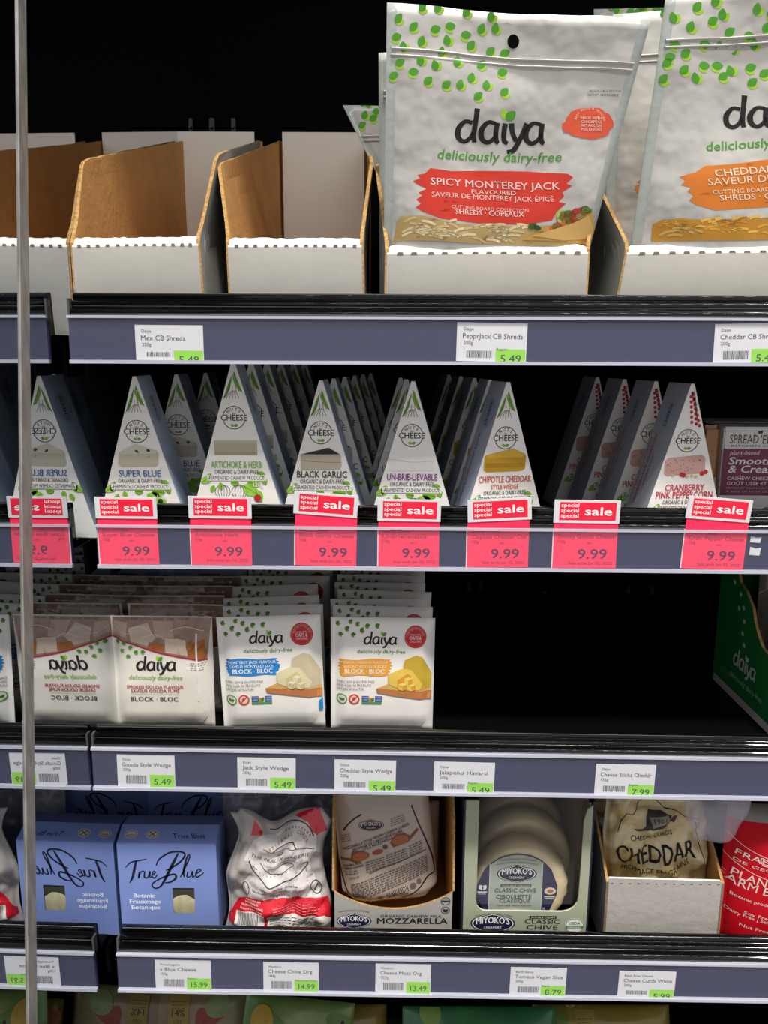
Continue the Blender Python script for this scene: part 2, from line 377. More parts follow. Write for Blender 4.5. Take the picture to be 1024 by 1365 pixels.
PT = [(0, 179, 270, 433, 'Daiya', 'Mex CB Shreds', '200g', '5.49', '13870', .01, '', 'on the top rail below the empty tray'),
      (0, 609, 703, 430, 'Daiya', 'PepprJack CB Shreds', '200g', '5.49', '13786', .03, 'Regular', 'on the top rail below the red-banded pouch'),
      (0, 955, 1046, 431, 'Daiya', 'Cheddar CB Shreds', '200g', '5.49', '13785', -.04, '', 'at the right end of the top rail'),
      (2, 155, 232, 1006, 'Daiya', 'Gouda Style Wedge', '200g', '5.49', '13876', .01, '', 'on the third rail nearest the mirror'),
      (2, 316, 394, 1010, 'Daiya', 'Jack Style Wedge', '200g', '5.49', '13874', .01, '', 'on the third rail under the blue-banded pack'),
      (2, 446, 528, 1013, 'Daiya', 'Cheddar Style Wedge', '200g', '5.49', '06432', .01, '', 'on the third rail under the orange-banded pack'),
      (2, 579, 660, 1016, 'Daiya', 'Jalapeno Havarti', '200g', '5.49', '06433', .01, 'Regular', 'on the third rail below the empty shelf space'),
      (2, 795, 875, 1019, 'Daiya', 'Cheese Sticks Cheddr', '132g', '7.99', '16891', .01, 'Regular', 'on the third rail at the right'),
      (3, 206, 281, 1280, 'Frauxmagerie', 'v Blue Cheese', '150g', '15.99', '13311', 0, 'Regular', 'on the lowest rail under the blue box'),
      (3, 351, 425, 1283, "Miyoko's", 'Cheese Chive Org', '184g', '14.99', '13380', 0, 'Was Lower Price', 'on the lowest rail under the red-white pouch'),
      (3, 501, 575, 1285, "Miyoko's", 'Cheese Mozz Org', '227g', '13.49', '13382', 0, '', 'on the lowest rail under the kraft-lined tray'),
      (3, 681, 756, 1290, 'Earth Island', 'Tomato Vegan Slice', '200g', '8.79', '13111', .01, 'Regular', 'on the lowest rail under the round cheese box'),
      (3, 826, 902, 1295, 'Black River Cheese', 'Cheese Curds White', '200g', '5.99', '13490', .01, '', 'on the lowest rail under the white curd tray')]
for k, x0, x1, y0, br, nm, wt, pr_, code, rt, reg, wh in PT: price_tag(k, x0, x1, y0, 0, br, nm, wt, pr_, code, rt*.5, reg, 0, wh)
def sale_tag(x0, x1, y0, name, brand, rot, toprot, where, dx=0):
    k = 1; s = SH[k]; a, ztop = to_rail(k, x0, y0); b, _ = to_rail(k, x1, y0); wd = b-a; sc = wd/84.0
    p = s['o']+Matrix.Rotation(-math.atan(s['tilt']), 3, 'Y')@Vector(((a+b)/2, 0, .0016))
    root = empty('sale_tag', p, (0, -math.atan(s['tilt'])+rot, 0), label='red sale tag for "%s" at 9.99, %s' % (name, where), cat='sale tag', group='red special sale tags on the second shelf rail')
    H = ztop-.0016; red = mat('sale_red_card', 'ff3058', .55, .3)
    box('card', -wd/2, wd/2, .0002, .0007, 0, H-.006, red, root)
    box('card_edge', -wd/2-.0009, -wd/2, .0002, .0007, 0, s['H']-.002, mat('tag_paper', 'd9d8da', .6, .3), root)
    tp = box('topper', -wd/2-.0008, wd/2+.0008, -.0012, -.0003, -31*sc, 0, mat('tag_paper', 'd9d8da', .6, .3), root, bev=.0002)
    tp.location = (0, 0, H); tp.rotation_euler = (.03, toprot, 0)
    A = Art(42, 0, sc); A.rect(6, 3, 80, 27, 'f02040')
    for i in range(3): A.text('special', 8, 9.3+i*7, 4.9, 23, 'fbf6f4', 'l', bold=.02)
    A.text('sale', 57, 20, 10.5, 35, 'fbf6f4', bold=.035)
    pr = A.build('topper_print', tp, F=lambda x, z, o: (x, -.0012-o, z))
    A = Art(42, H/sc, sc); t = H/sc
    A.text(brand, 6, t-48, 3.8, None, '8c1030', 'l'); A.text(name, 6, t-40.5, 5.4, min(74, 4.3*len(name)), '9c1338', 'l'); A.text('120g', 6, t-34.5, 3.8, None, '9c1338', 'l')
    A.text('sale', 47, t-33, 3, None, '9c1338'); A.text('9.99', 52, t-13, 13, 38, '5a1440', bold=.015)
    A.text('Sale ends Jan 02, 2022', 50, t-5, 4, 58, '9c1338')
    A.build('printing', root, F=lambda x, z, o: (x, .0002-o, z))
    return root
for x0, x1, y0, nm, rt, tr_, wh in ((128, 208, 662, 'Super Blue Cheese', -.008, .01, 'nearest the mirror'), (252, 334, 661, 'Artichoke Herb', 0, .005, 'below the green-lettered wedge'),
        (392, 475, 657, 'Black Garlic Cheese', .02, .05, 'below the black-lettered wedge'), (505, 587, 665, 'Unbrielievable', .0, .01, 'below the purple-lettered wedge'),
        (625, 708, 664, 'Chipotle Cheddar Che', -.01, -.05, 'below the yellow cheese wedge'), (741, 827, 666, 'Smoky Gouda Cheese', -.005, .012, 'below the empty gap'),
        (916, 1000, 663, 'Cran. Pepper Cheese', .03, .04, 'at the right end')):
    sale_tag(x0, x1, y0, nm, 'Nuts for Cheese', rt, tr_, wh)

for i_, (x0_, x1_, y0_, y1_) in enumerate(((1001, 1015, 715, 724), (1000, 1014, 729, 741))):
    s_ = SH[1]; a_, zt_ = to_rail(1, x0_, y0_); b_, zb_ = to_rail(1, x1_, y1_)
    p_ = s_['o']+Matrix.Rotation(-math.atan(s_['tilt']), 3, 'Y')@Vector(((a_+b_)/2, 0, (zt_+zb_)/2))
    w_, h_ = (b_-a_)/2, (zt_-zb_)/2
    o = mesh('label_scrap', [(-w_, .0004, -h_*.8), (w_*.8, .0004, -h_), (w_, .0004, h_*.7), (w_*.1, .0004, h_*.55), (-w_*.9, .0004, h_)]+[(-w_, .0012, -h_*.8), (w_*.8, .0012, -h_), (w_, .0012, h_*.7), (w_*.1, .0012, h_*.55), (-w_*.9, .0012, h_)], [(0, 1, 2, 3, 4), (9, 8, 7, 6, 5)]+[(k_, (k_+1) % 5, (k_+1) % 5+5, k_+5) for k_ in range(5)], mat('tag_paper', 'd9d8da', .6, .3))
    o.location = p_; tag(o, 'torn white label scrap at the right end of the second rail, %s one' % ('upper', 'lower')[i_], 'label scrap', 'torn label scraps in the second rail')
# ------------------------------------------------------------------ corrugated trays on the top shelf
def slab(name, poly, axis_fn, th, mats, parent):
    """poly in (a,b); axis_fn(a,b,t) -> point; inside face mat 0, outside face mat 1, edge mat 2"""
    n = len(poly); vs = [axis_fn(p[0], p[1], 0) for p in poly]+[axis_fn(p[0], p[1], th) for p in poly]
    fs = [tuple(range(n)), tuple(range(2*n-1, n-1, -1))]+[(i, n+i, n+(i+1) % n, (i+1) % n) for i in range(n)]
    o = mesh(name, vs, fs, mats, parent, [0, 1]+[2]*n)
    bm = bmesh.new(); bm.from_mesh(o.data); bmesh.ops.recalc_face_normals(bm, faces=bm.faces[:]); bm.to_mesh(o.data); bm.free()
    return o
def tray(k, BL, BR, TL, TR, Y, peakL, peakR, depth, hback, label, yp=.045, backflap=True, slots=True, inl=0.0):
    bl, br, tl, tr = (at(*q, Y) for q in (BL, BR, TL, TR)); zb = zs(k, (bl.x+br.x)/2)
    o = Vector(((bl.x+br.x)/2, Y, zb)); root = empty('cardboard_tray', o, label=label, cat='cardboard tray', group='white cardboard trays on the top shelf')
    xb0, xb1 = bl.x-o.x, br.x-o.x; xt0, xt1 = tl.x-o.x, tr.x-o.x; hf = (tl.z+tr.z)/2-zb
    hl, hr = tl.z-zb, tr.z-zb; T = .003
    # front panel with its top fold rolled inwards
    def fx(u, z): s = z/hf; return (xb0+(xt0-xb0)*s)*(1-u)+(xb1+(xt1-xb1)*s)*u
    fo = .006; N = 28; V = []; rr = random.Random(int(BL[0]))
    rows = [(0, 0), (0, hf*.5), (0, hf-fo*1.3), (.0016, hf-fo*.55), (.006, hf), (.009, hf-.0008), (.010, hf-.004), (.0035, hf-.008), (.003, 0)]
    for yy, zz in rows:
        for i in range(N+1):
            u = i/N; b = .0022*math.sin(u*math.pi)*math.sin(min(1, zz/hf)*math.pi) if yy < .003 else 0
            jz = (rr.random()-.5)*.0012 if zz > hf-.003 else 0
            uu = u if zz < hf-.003 else .02+.96*u
            V.append((fx(uu, min(zz, hf)), yy-b, zz+(hl+(hr-hl)*u-hf)*(zz/hf)+jz))
    F_ = [(r*(N+1)+i, r*(N+1)+i+1, (r+1)*(N+1)+i+1, (r+1)*(N+1)+i) for r in range(len(rows)-1) for i in range(N)]
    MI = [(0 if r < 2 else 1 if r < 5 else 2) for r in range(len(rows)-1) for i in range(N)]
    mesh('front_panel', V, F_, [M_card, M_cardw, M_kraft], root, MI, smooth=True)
    if slots:
        SV, SF = [], []
        ns = 13; z = hf-fo*1.15
        for i in range(ns):
            u = .06+.88*(i+.2*rr.random())/(ns-1); x = fx(u, hf); q = len(SV); ww = (xt1-xt0)/ns*.22
            dz = (hl+(hr-hl)*u-hf)
            SV += [(x-ww, -.0009, z+dz-.0007), (x+ww, -.0009, z+dz-.0007), (x+ww*.7, -.0006, z+dz+.0009), (x-ww*.7, -.0006, z+dz+.0009)]; SF.append((q, q+1, q+2, q+3))
        tag(mesh('fold_slots', SV, SF, M_dark, root), kind=None)
    for side, pk, xb, xt, h in ((-1, peakL, xb0, xt0, hl), (1, peakR, xb1, xt1, hr)):
        pw = at(*pk, Y+yp); xp, zp = pw.x-o.x, pw.z-zb
        prof = [(0, h-.004), (.004, h+.002), (.012, h+.012), (yp-.006, zp-.006), (yp, zp), (yp+.01, zp+.004), (depth, hback-.004)]
        def topz(a_):
            for (a0, z0), (a1, z1) in zip(prof, prof[1:]):
                if a_ <= a1: return z0+(z1-z0)*(a_-a0)/(a1-a0)
            return prof[-1][1]
        cols = sorted(set([p[0] for p in prof]+[depth*i/24 for i in range(25)]+[yp*i/8 for i in range(9)]))
        def fn(a, b, t, side=side, xb=xb, xt=xt, h=h, xp=xp, zp=zp):
            s = max(0, min(1, b/max(h, .01))); x = xb+(xt-xb)*s
            if b > h:
                e = min(1, (b-h)/max(.01, zp-h)); x = xt+(xp-xt)*e*max(0, 1-max(0, a-yp)/(depth-yp)*.85)
            return (x+side*(t-.0015)-side*.0025*(a/depth)+(inl*a if side < 0 else 0), a+.0005, b)
        NZ = 10; V = []; nc = len(cols); fs = []; mi = []
        for t in (0, T):
            for ai in cols:
                tz = topz(ai)+(rr.random()-.5)*.0010
                for q in range(NZ+1): V.append(fn(ai, tz*q/NZ, t))
        nb = nc*(NZ+1)
        for i in range(nc-1):
            for q in range(NZ):
                k_ = i*(NZ+1)+q; fs += [(k_, k_+1, k_+NZ+2, k_+NZ+1), (nb+k_, nb+k_+NZ+1, nb+k_+NZ+2, nb+k_+1)]; mi += [0, 1]
            k_ = i*(NZ+1)+NZ; fs.append((k_, nb+k_, nb+k_+NZ+1, k_+NZ+1)); mi.append(2)
        for q in range(NZ): fs.append((q, nb+q, nb+q+1, q+1)); mi.append(2)
        mesh('side_panel', V, fs, [M_kraft, M_card, M_kedge], root, mi)
    def bk(a, b, t): return (a, depth+t, b)
    slab('back_panel', [(xb0, 0), (xb1, 0), (xb1, hback-.005), (xb0, hback-.005)], bk, T, [M_kraft, M_card, M_kedge], root)
    if backflap:
        ww = (xb1-xb0); slab('back_flap', [(xb0+ww*.035, .002), (xb1-ww*.07, .002), (xb1-ww*.07, hback+.002), (xb0+ww*.035, hback+.002)], lambda a, b, t: (a, depth-.016+t, b), T, [mat('flap_board', 'e6e1d6', .8, .15), M_kraft, M_kedge], root)
    box('bottom_panel', xb0+.002, xb1-.002, .003, depth, 0, .0025, M_kraft, root)
    return root, o
tray(0, (101, 392), (272, 392), (95, 316), (263, 314), .685, (109, 214), (290, 207), .36, .247, 'empty white cardboard tray on the top shelf, next to the mirror', yp=.042, inl=.03)
tray(0, (308, 392), (485, 392), (303, 316), (482, 316), .685, (292, 219), (496, 217), .36, .247, 'empty white cardboard tray on the top shelf, just left of the red-banded pouches')
tray(0, (514, 392), (781, 392), (516, 326), (785, 325), .685, (502, 222), (792, 262), .36, .225, 'white cardboard tray on the top shelf holding pouches with a red band', backflap=False)
tray(0, (818, 392), (1110, 392), (838, 326), (1114, 322), .685, (803, 258), (1122, 240), .36, .225, 'white cardboard tray on the top shelf holding pouches with an orange band', backflap=False)

# ------------------------------------------------------------------ stand-up pouches of shreds
M_film = mat('white_film', 'c2bfb8', .30, .5, bump=.8, bscale=18, bdist=.010, coat=.3, var=.05, vscale=14)
M_foil = mat('clear_seal', 'aeb4ae', .15, .6, bump=.3, bscale=90)
def bag(name, TL, TR, BL, BR, Yt, Yb, k, artfn, label, group, bulge=.016, seed=0, hid=0):
    """BL/BR: pixel of lower visible corners at depth Yb; the pouch goes on down to the tray floor."""
    P = [at(*TL, Yt), at(*TR, Yt), at(*BL, Yb), at(*BR, Yb)]
    cx = (P[2].x+P[3].x)/2; zb = zs(k, cx)+.004
    def ext(t, b):  # extend the line t->b down to zb
        s = (zb-t.z)/(b.z-t.z); q = t+(b-t)*s; q.y = b.y+(q.y-b.y)*.3; return q
    B0, B1 = ext(P[0], P[2]), ext(P[1], P[3]); o = Vector((cx, B0.y, zb)); TL_, TR_ = P[0]-o, P[1]-o; B0 -= o; B1 -= o
    root = empty(name, o, label=label, cat='pouch', group=group)
    nx, nz = 26, 34
    def F(u, v, off=0, back=False):
        p = (B0*(1-u)+B1*u)*(1-v)+(TL_*(1-u)+TR_*u)*v
        e = (1-abs(2*u-1)**5); g = min(1, v/.06)**.5*(1-max(0, min(1, (v-.25)/.58))**1.4) if v < .83 else 0
        e2 = max(0, e)**.8
        b = bulge*e2*g
        nzv = noise.noise(Vector((u*3.2+seed, v*4.1, seed*.7)))*.006*e*min(1, v*8)*(1 if v < .86 else .25)
        nzv += noise.noise(Vector((u*9+seed, v*7, 3.3)))*.0012*e
        curl = .004*math.sin(u*5+seed)*max(0, v-.8)*5
        return Vector((p.x, p.y+(b*.25+.0009 if back else -b)+(-nzv if not back else -nzv*0)+curl-off, p.z+.0015*math.sin(u*7+seed)*v))
    V = [F(i/nx, j/nz) for j in range(nz+1) for i in range(nx+1)]
    nb = len(V); V += [F(i/nx, j/nz, 0, True) for j in range(nz+1) for i in range(nx+1)]
    fs = []; mi = []
    for j in range(nz):
        for i in range(nx):
            q = j*(nx+1)+i; fs += [(q, q+1, q+nx+2), (q, q+nx+2, q+nx+1)]; mi += [1 if i in (0, nx-1) else 0]*2
            fs.append((nb+q, nb+q+nx+1, nb+q+nx+2, nb+q+1)); mi.append(0)
    for j in range(nz):
        for i in (0, nx):
            q = j*(nx+1)+i; fs.append((q, nb+q, nb+q+nx+1, q+nx+1)); mi.append(1)
    for i in range(nx):
        q = nz*(nx+1)+i; fs.append((q, q+1, nb+q+1, nb+q)); mi.append(1); fs.append((i, nb+i, nb+i+1, i+1)); mi.append(1)
    mesh('pouch', V, fs, [M_film, M_foil], root, mi, smooth=True)
    for vz in (.862, .880):
        ZV = []; ZF = []
        for i in range(nx*2+1):
            u = .02+.96*i/(nx*2)
            for dv, of in ((-.004, 0), (-.0015, .0016), (.0015, .0016), (.004, 0)): ZV.append(F(u, vz+dv, of))
        for i in range(nx*2):
            for q in range(3): ZF.append((i*4+q, i*4+q+1, i*4+q+5, i*4+q+4))
        mesh('zipper_ridge', ZV, ZF, M_film, root, smooth=True)
    # art in picture-like units: u across, v up, worked out from the visible corners
    vvis = (P[2].z-zb)/(P[0].z-zb)
    def warp(x, y):
        t = (y-TL[1])/(BL[1]-TL[1]); xl = TL[0]+(BL[0]-TL[0])*t
        t2 = (y-TR[1])/(BR[1]-TR[1]); xr = TR[0]+(BR[0]-TR[0])*t2
        u = (x-xl)/(xr-xl); tt = t*(1-u)+t2*u
        return u, 1-(1-vvis)*tt
    def Fa(u, v, off):
        u = max(.004, min(.996, u)); v = max(0, min(1, v)); return F(u, v, off)
    if artfn:
        A = Art(warp=warp); artfn(A, warp)
        A.build('front_print', root, F=Fa, gx=[i/nx for i in range(1, nx)], gz=[j/nz for j in range(1, nz)])
    return root
G1, G2 = '4f9a2a', 'a3cc38'
def leaves_px(A, pts, L, a0=-.6):
    r = random.Random(len(pts))
    for x, y in pts: A.leafpair(x, y, L, a0+r.uniform(-1.3, .7), G1, G2)
def shreds_band(A, pts):
    A.poly(pts, 'd8372a')
def art_spicy(A, W):
    pts = [(527, 28), (547, 38), (575, 38), (595, 33), (522, 47), (560, 58), (616, 42), (640, 40), (660, 40), (598, 57), (625, 60), (538, 66), (588, 72), (650, 66), (668, 66),
           (527, 82), (562, 84), (582, 90), (609, 84), (638, 84), (664, 90), (518, 98), (545, 92), (566, 108), (590, 112), (612, 114), (627, 104), (648, 114), (668, 120), (632, 126), (559, 14), (582, 16), (620, 20), (655, 26), (509, 123), (507, 150)]
    leaves_px(A, [(x, y) for x, y in pts if x > 515], 14)
    logo_daiya(A, 608, 183, 27.5, '231f20', wd=.24)
    A.text('deliciously dairy-free', 582, 208, 13, 163, '4c9a2e', 'l', bold=.012, shear=.18)
    A.poly([(573, 222), (600, 225), (640, 222), (700, 221), (752, 226), (759, 231), (750, 240), (757, 243), (744, 252), (746, 258), (738, 266), (748, 268), (735, 280), (728, 293), (700, 298), (640, 300), (585, 296), (563, 287),
            (553, 280), (560, 274), (554, 268), (562, 262), (557, 258), (568, 252), (558, 247), (550, 241), (560, 237), (556, 232), (566, 230)], 'cf3a2c')
    A.up()
    A.text('SPICY MONTEREY JACK', 573, 246, 10, 168, 'f0c9c0', 'l', bold=.02, rot=.012)
    A.text('FLAVOURED', 626, 256, 6, 58, 'f0c9c0', 'l', bold=.01)
    A.text('SAVEUR DE MONTEREY JACK ÉPICÉ', 574, 263.5, 7, 158, 'f0c9c0', 'l', rot=.012)
    A.text('CUTTING BOARD COLLECTION', 599, 279.5, 4.6, 100, 'f0c9c0', 'l', rot=.01)
    A.text('SHREDS · COPEAUX', 604, 287.5, 7, 89, 'f3d3cb', 'l', bold=.015)
    # badge
    r = random.Random(2); P = []
    for i in range(40):
        a = i/40*2*math.pi; q = 1+r.uniform(-.05, .06)+(.16 if 17 <= i <= 20 else 0); P.append((784+32*q*math.cos(a), 157+21*q*math.sin(a)))
    A.poly(P, 'de5a3c'); A.up()
    A.arctext('BEST TASTE & TEXTURE', 785, 158, 19, -160, -15, 2.8, 'f6d5c8')
    for i, t in enumerate(('MADE WITH', 'CHICKPEAS', 'FAIT AVEC DES', 'POIS CHICHES')): A.text(t, 787, 152+i*5, 3.6, 28, 'f6d5c8', bold=.01)
    A.text('RESEALABLE POUCH', 786, 116.5, 3, 42, '55504a', 'l'); A.text('SACHET REFERMABLE', 783, 121.5, 3, 42, '55504a', 'l')
    # clear window of shreds below the band, then the wrap picture
    A.poly([(529, 300), (534, 294), (560, 292), (600, 302), (640, 303), (700, 301), (760, 300), (788, 300), (788, 330), (524, 330)], 'b79a63'); A.up()
    for i in range(46):
        x = r.uniform(532, 690); y = r.uniform(298, 324); a = r.uniform(-.5, .5)
        A.stroke([(x, y), (x+9*math.cos(a), y+9*math.sin(a)-1.5), (x+18*math.cos(a), y+18*math.sin(a))], 3.4, r.choice(('dcc99c', 'e6d6ae', 'cbb482')), k=3)
    A.up()
    A.poly([(688, 322), (712, 308), (735, 296), (757, 282), (770, 272), (784, 280), (789, 300), (786, 325)], 'c99c4e'); A.up()
    for i in range(30):
        t = r.random(); x = 722+t*56; y = 300-t*24+r.uniform(-7, 9)
        A.leaf(x, y, r.uniform(8, 16), r.uniform(-1.5, 1), r.choice(('b8403a', '7f9a3c', 'd8d0a0', 'cf6a3e', '54702c', 'd0584a', 'a9b858')))
    A.up(); A.poly([(700, 316), (730, 306), (756, 296), (778, 284), (786, 300), (784, 316), (740, 322)], 'd7b069')
    A.leaf(697, 304, 12, -.5, '3f5c2a'); A.leaf(704, 302, 10, .4, '2f4c26')
    A.up(); A.ell(685.5, 50, 7.8, 8.8, mat('hang_hole', '040404', .9, .1)); 
def art_cheddar(A, W):
    pts = [(925, 12), (952, 6), (900, 28), (944, 27), (962, 22), (1006, 15), (917, 38), (966, 40), (990, 40), (1016, 36), (892, 54), (932, 52), (957, 62), (978, 64), (1004, 58), (885, 72), (907, 70), (930, 80), (948, 78), (882, 82), (905, 92), (926, 104),
           (974, 92), (992, 82), (1010, 92), (1022, 82), (877, 104), (956, 96), (994, 104), (1020, 14)]
    leaves_px(A, pts, 15)
    logo_daiya(A, 961, 162, 27.5, '231f20', wd=.24)
    A.text('deliciously dairy-free', 933, 196, 13, 165, '4c9a2e', 'l', bold=.012, shear=.18, rot=-.06)
    A.poly([(929, 218), (970, 215), (1024, 208), (1100, 200), (1124, 206), (1118, 250), (1112, 272), (1060, 280), (1000, 280), (935, 284), (912, 276), (904, 269), (910, 262), (903, 256), (908, 250), (896, 246), (902, 240), (895, 234), (915, 228)], 'd57a2c')
    A.up()
    A.text('CHEDDAR FLAVOUR', 940, 234, 10, 152, 'f5dcc0', 'l', bold=.02, rot=-.07); A.text('SAVEUR DE CHEDDAR', 930, 247, 10, 168, 'f5dcc0', 'l', rot=-.06)
    A.text('CUTTING BOARD COLLECTION', 935, 260, 6, 132, 'f5dcc0', 'l', rot=-.05); A.text('SHREDS · COPEAUX', 943, 269.5, 8, 118, 'f5dcc0', 'l', bold=.015, rot=-.03)
    r = random.Random(4)
    A.poly([(858, 304), (870, 297), (930, 298), (1000, 296), (1120, 288), (1130, 330), (855, 330)], 'b9842e'); A.up()
    for i in range(60):
        x = r.uniform(862, 1090); y = r.uniform(299, 324)-(x-860)*.02; a = r.uniform(-.45, .35)
        A.stroke([(x, y), (x+9*math.cos(a), y+9*math.sin(a)-2), (x+18*math.cos(a), y+18*math.sin(a))], 3.6, r.choice(('d39b3a', 'e0b153', 'c48a2e', 'caa35c')), k=3)
def art_plain(cols):
    def f(A, W):
        r = random.Random(8)
        for i in range(46):
            u, v = r.uniform(.02, .75), r.uniform(.0, 1)
            x = cols[0]+(cols[1]-cols[0])*u; y = cols[2]+(cols[3]-cols[2])*v*(1-.5*u)
            A.leafpair(x, y, cols[4], r.uniform(-2, 0), G1, G2)
        if len(cols) > 5:
            A.brush(cols[5], cols[6], cols[7], cols[8], cols[9], 3)
    return f
g_sp = 'white pouches with a red band in the third tray'; g_ch = 'white pouches with an orange band in the right tray'
bag('shredded_cheese_pouch', (516, 3), (867, 30), (512, 310), (786, 310), .650, .716, 0, art_spicy, 'frontmost white leaf-printed pouch with a red brush-stroke band and red badge', g_sp, seed=1)
bag('shredded_cheese_pouch', (505, 70), (840, 60), (506, 310), (782, 310), .70, .745, 0, art_plain((505, 820, 72, 230, 14)), 'white leaf-printed pouch directly behind the red-banded one, only its left seam showing', g_sp, seed=4)
bag('shredded_cheese_pouch', (457, 140), (800, 150), (540, 310), (792, 310), .80, .845, 0, art_plain((462, 800, 142, 170, 12)), 'white pouch further back, its upper left corner sticking out above the second tray', g_sp, bulge=.01, seed=6)
bag('shredded_cheese_pouch', (890, -8), (1262, -40), (836, 318), (1118, 312), .650, .716, 0, art_cheddar, 'frontmost white leaf-printed pouch with an orange brush-stroke band, at the top right', g_ch, seed=2)
bag('shredded_cheese_pouch', (817, 19), (1180, -14), (803, 305), (1090, 300), .72, .755, 0, art_plain((866, 1150, 22, 120, 15, 838, 240, 960, 268, 'd57a2c')), 'white pouch behind the orange-banded one, with leaves along its right side', g_ch, seed=3)
bag('shredded_cheese_pouch', (792, 12), (1120, 4), (806, 300), (1060, 300), .80, .82, 0, art_plain((795, 1100, 14, 60, 12)), 'white pouch at the back of the right tray, only its silvery top corner showing', g_ch, bulge=.008, seed=9)
# ------------------------------------------------------------------ wedge-shaped cheese cartons on the second shelf
PXM = .702/1032     # metres per art unit on the wedge faces
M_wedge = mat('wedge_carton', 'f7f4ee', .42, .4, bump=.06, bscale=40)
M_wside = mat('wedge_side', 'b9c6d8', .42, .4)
M_wdark = mat('wedge_back', '6f5f50', .6, .3)
def wedge(flavour, fcol, kind, label, group, place, H=184, extra=0, width=112, rotz=0, lean=0, sidecol=M_wside, two=False, depth=.043, dz=0):
    """place = (px of apex, Y). Height in art units (H), the artwork hangs from the apex."""
    px, Y = place
    extra += 27; X = at(px, 672, Y).x; zb = zs(1, X); h = (H+extra)*PXM; hw = width*PXM/2*((H+extra)/H)
    root = empty('cheese_wedge_carton', (X, Y, zb), (0, lean, rotz), label=label, cat='cheese carton', group=group)
    aw = .0016
    prof = [(-hw, 0), (hw, 0), (hw-.001, .003), (aw, h), (-aw, h), (-hw+.001, .003)]
    n = len(prof); V = [(x, 0, z) for x, z in prof]+[(x, depth, z) for x, z in prof]
    fs = [tuple(range(n)), tuple(range(2*n-1, n-1, -1))]+[(i, n+i, n+(i+1) % n, (i+1) % n) for i in range(n)]
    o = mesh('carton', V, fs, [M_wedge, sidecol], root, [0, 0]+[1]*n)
    A = Art(0, h/PXM, PXM)
    s = hw/h
    def hwid(v): return s*v
    # leaves or berries at the peak
    r = random.Random(hash(flavour) % 1000 if False else len(flavour))
    if kind != 'cran':
        A.poly([(-1, 14), (-5, 22), (-14.5, 47), (-9, 42), (-5, 33), (-3, 24)], '6f9a3a'); A.poly([(1, 11), (5, 22), (11, 38), (6, 36), (1, 27), (-1.5, 20)], '7fae43')
        A.up(); A.stroke([(1, 14), (4, 26), (10, 37)], .5, '33402a'); A.stroke([(-3, 22), (-7, 34), (-13, 45)], .5, '33402a')
        for q in (-1.3, -.8, -.3, .25, .8): A.stroke([(q*1.5, 36), (q*5, 40), (q*8, 46)], .6, '4a4540')
        A.stroke([(-2, 30), (-2, 37)], .6, '4a4540'); A.stroke([(2, 28), (3, 37)], .6, '4a4540')
    else:
        for i in range(20):
            v = 12+i*2.2; x = min(hwid(v)-3, 2+6*math.sin(i*2.1)+v*.12)
            A.ell(x, v, 2.3, 2.3, 'c22f45' if i % 3 else '9c2336', 10)
        A.up(); A.stroke([(3, 8), (6, 24), (9, 40), (13, 54)], .5, '4a5a3a')
    logo_nuts(A, -1, 67.5+{'garlic': 0, 'blue': 3.5, 'brie': 2.5, 'ched': 4.5, 'herb': 3, 'cran': 6}[kind], 14.6)
    of = {'garlic': 0, 'blue': 4, 'brie': 2.5, 'ched': 4, 'herb': 9.4, 'cran': 13}[kind]
    # cheese picture
    if kind == 'blue':
        A.poly([(-26, 98), (-4, 87), (24, 96), (26, 101), (25, 114), (22, 117), (-24, 118), (-28, 114)], 'c9c2ac'); A.up(); A.poly([(-26, 98), (-4, 87), (24, 96), (22, 100), (-24, 101)], 'd9d3c0')
        A.up()
        for q in ((-5, 96, 3), (10, 95, 3.5), (12, 104, 1.2), (-2, 98, 1.5)): A.leaf(*q[:2], q[2]*1.6, .3, '4a4a44')
    elif kind == 'herb':
        A.rect(-28, 100, 28, 119, 'c0b49a'); A.up(); A.rect(-28, 100, 28, 104, 'cdc3ac'); A.rect(-28, 115, 28, 119, 'aa9f85')
    elif kind == 'garlic':
        A.poly([(-28, 97), (8, 96), (25, 96), (26, 112), (22, 116), (-28, 117)], 'c4b9a4'); A.up(); A.poly([(-28, 96), (9, 87), (24, 95.5), (-10, 96)], '3a2a2a'); A.stroke([(-28, 104), (0, 106), (26, 106)], .5, '6a5f50')
    elif kind == 'brie':
        A.poly([(-31, 100), (-20, 103), (5, 105), (28, 103), (28, 116), (-30, 117)], 'efece4'); A.up(); A.stroke([(-30, 101), (0, 105), (28, 103)], .8, 'd0cabc')
    elif kind == 'ched':
        A.poly([(-29, 96), (-26, 94), (10, 86), (26, 93), (28, 97), (27, 113), (22, 116), (-26, 117), (-30, 114)], 'c99a1f'); A.up(); A.poly([(-28, 95), (10, 86), (26, 94), (22, 98), (-24, 98)], 'e0b43a'); A.rect(-27, 105, 26, 111, 'b4861a')
    else:
        A.poly([(-30, 100), (-26, 96), (20, 92), (25, 96), (26, 116), (-26, 120), (-30, 117)], 'd2a79a'); A.up()
        for i in range(26): A.ell(r.uniform(-27, 23), r.uniform(98, 115), .7, .7, '5a3a34', 6)
        for q in ((-6, 118), (22, 117), (27, 115), (-3, 119)): A.ell(*q, 3.2, 3.2, 'c8372f', 10)
        for q in ((-18, 119), (8, 120), (14, 121), (2, 121)): A.ell(*q, 2.4, 2, 'd9c08a', 8)
    A.up()
    y0 = 126.5+of
    if two:
        A.text(two[0], 0, y0, 8.4, two[2], fcol, bold=.012); A.text(two[1], 0, y0+two[4], two[5], two[3], fcol, bold=.012); dy = two[6]
    else: A.text(flavour, 0, y0, 8.6, 55 if len(flavour) < 12 else 66, fcol, bold=.012); dy = 0
    dy += of
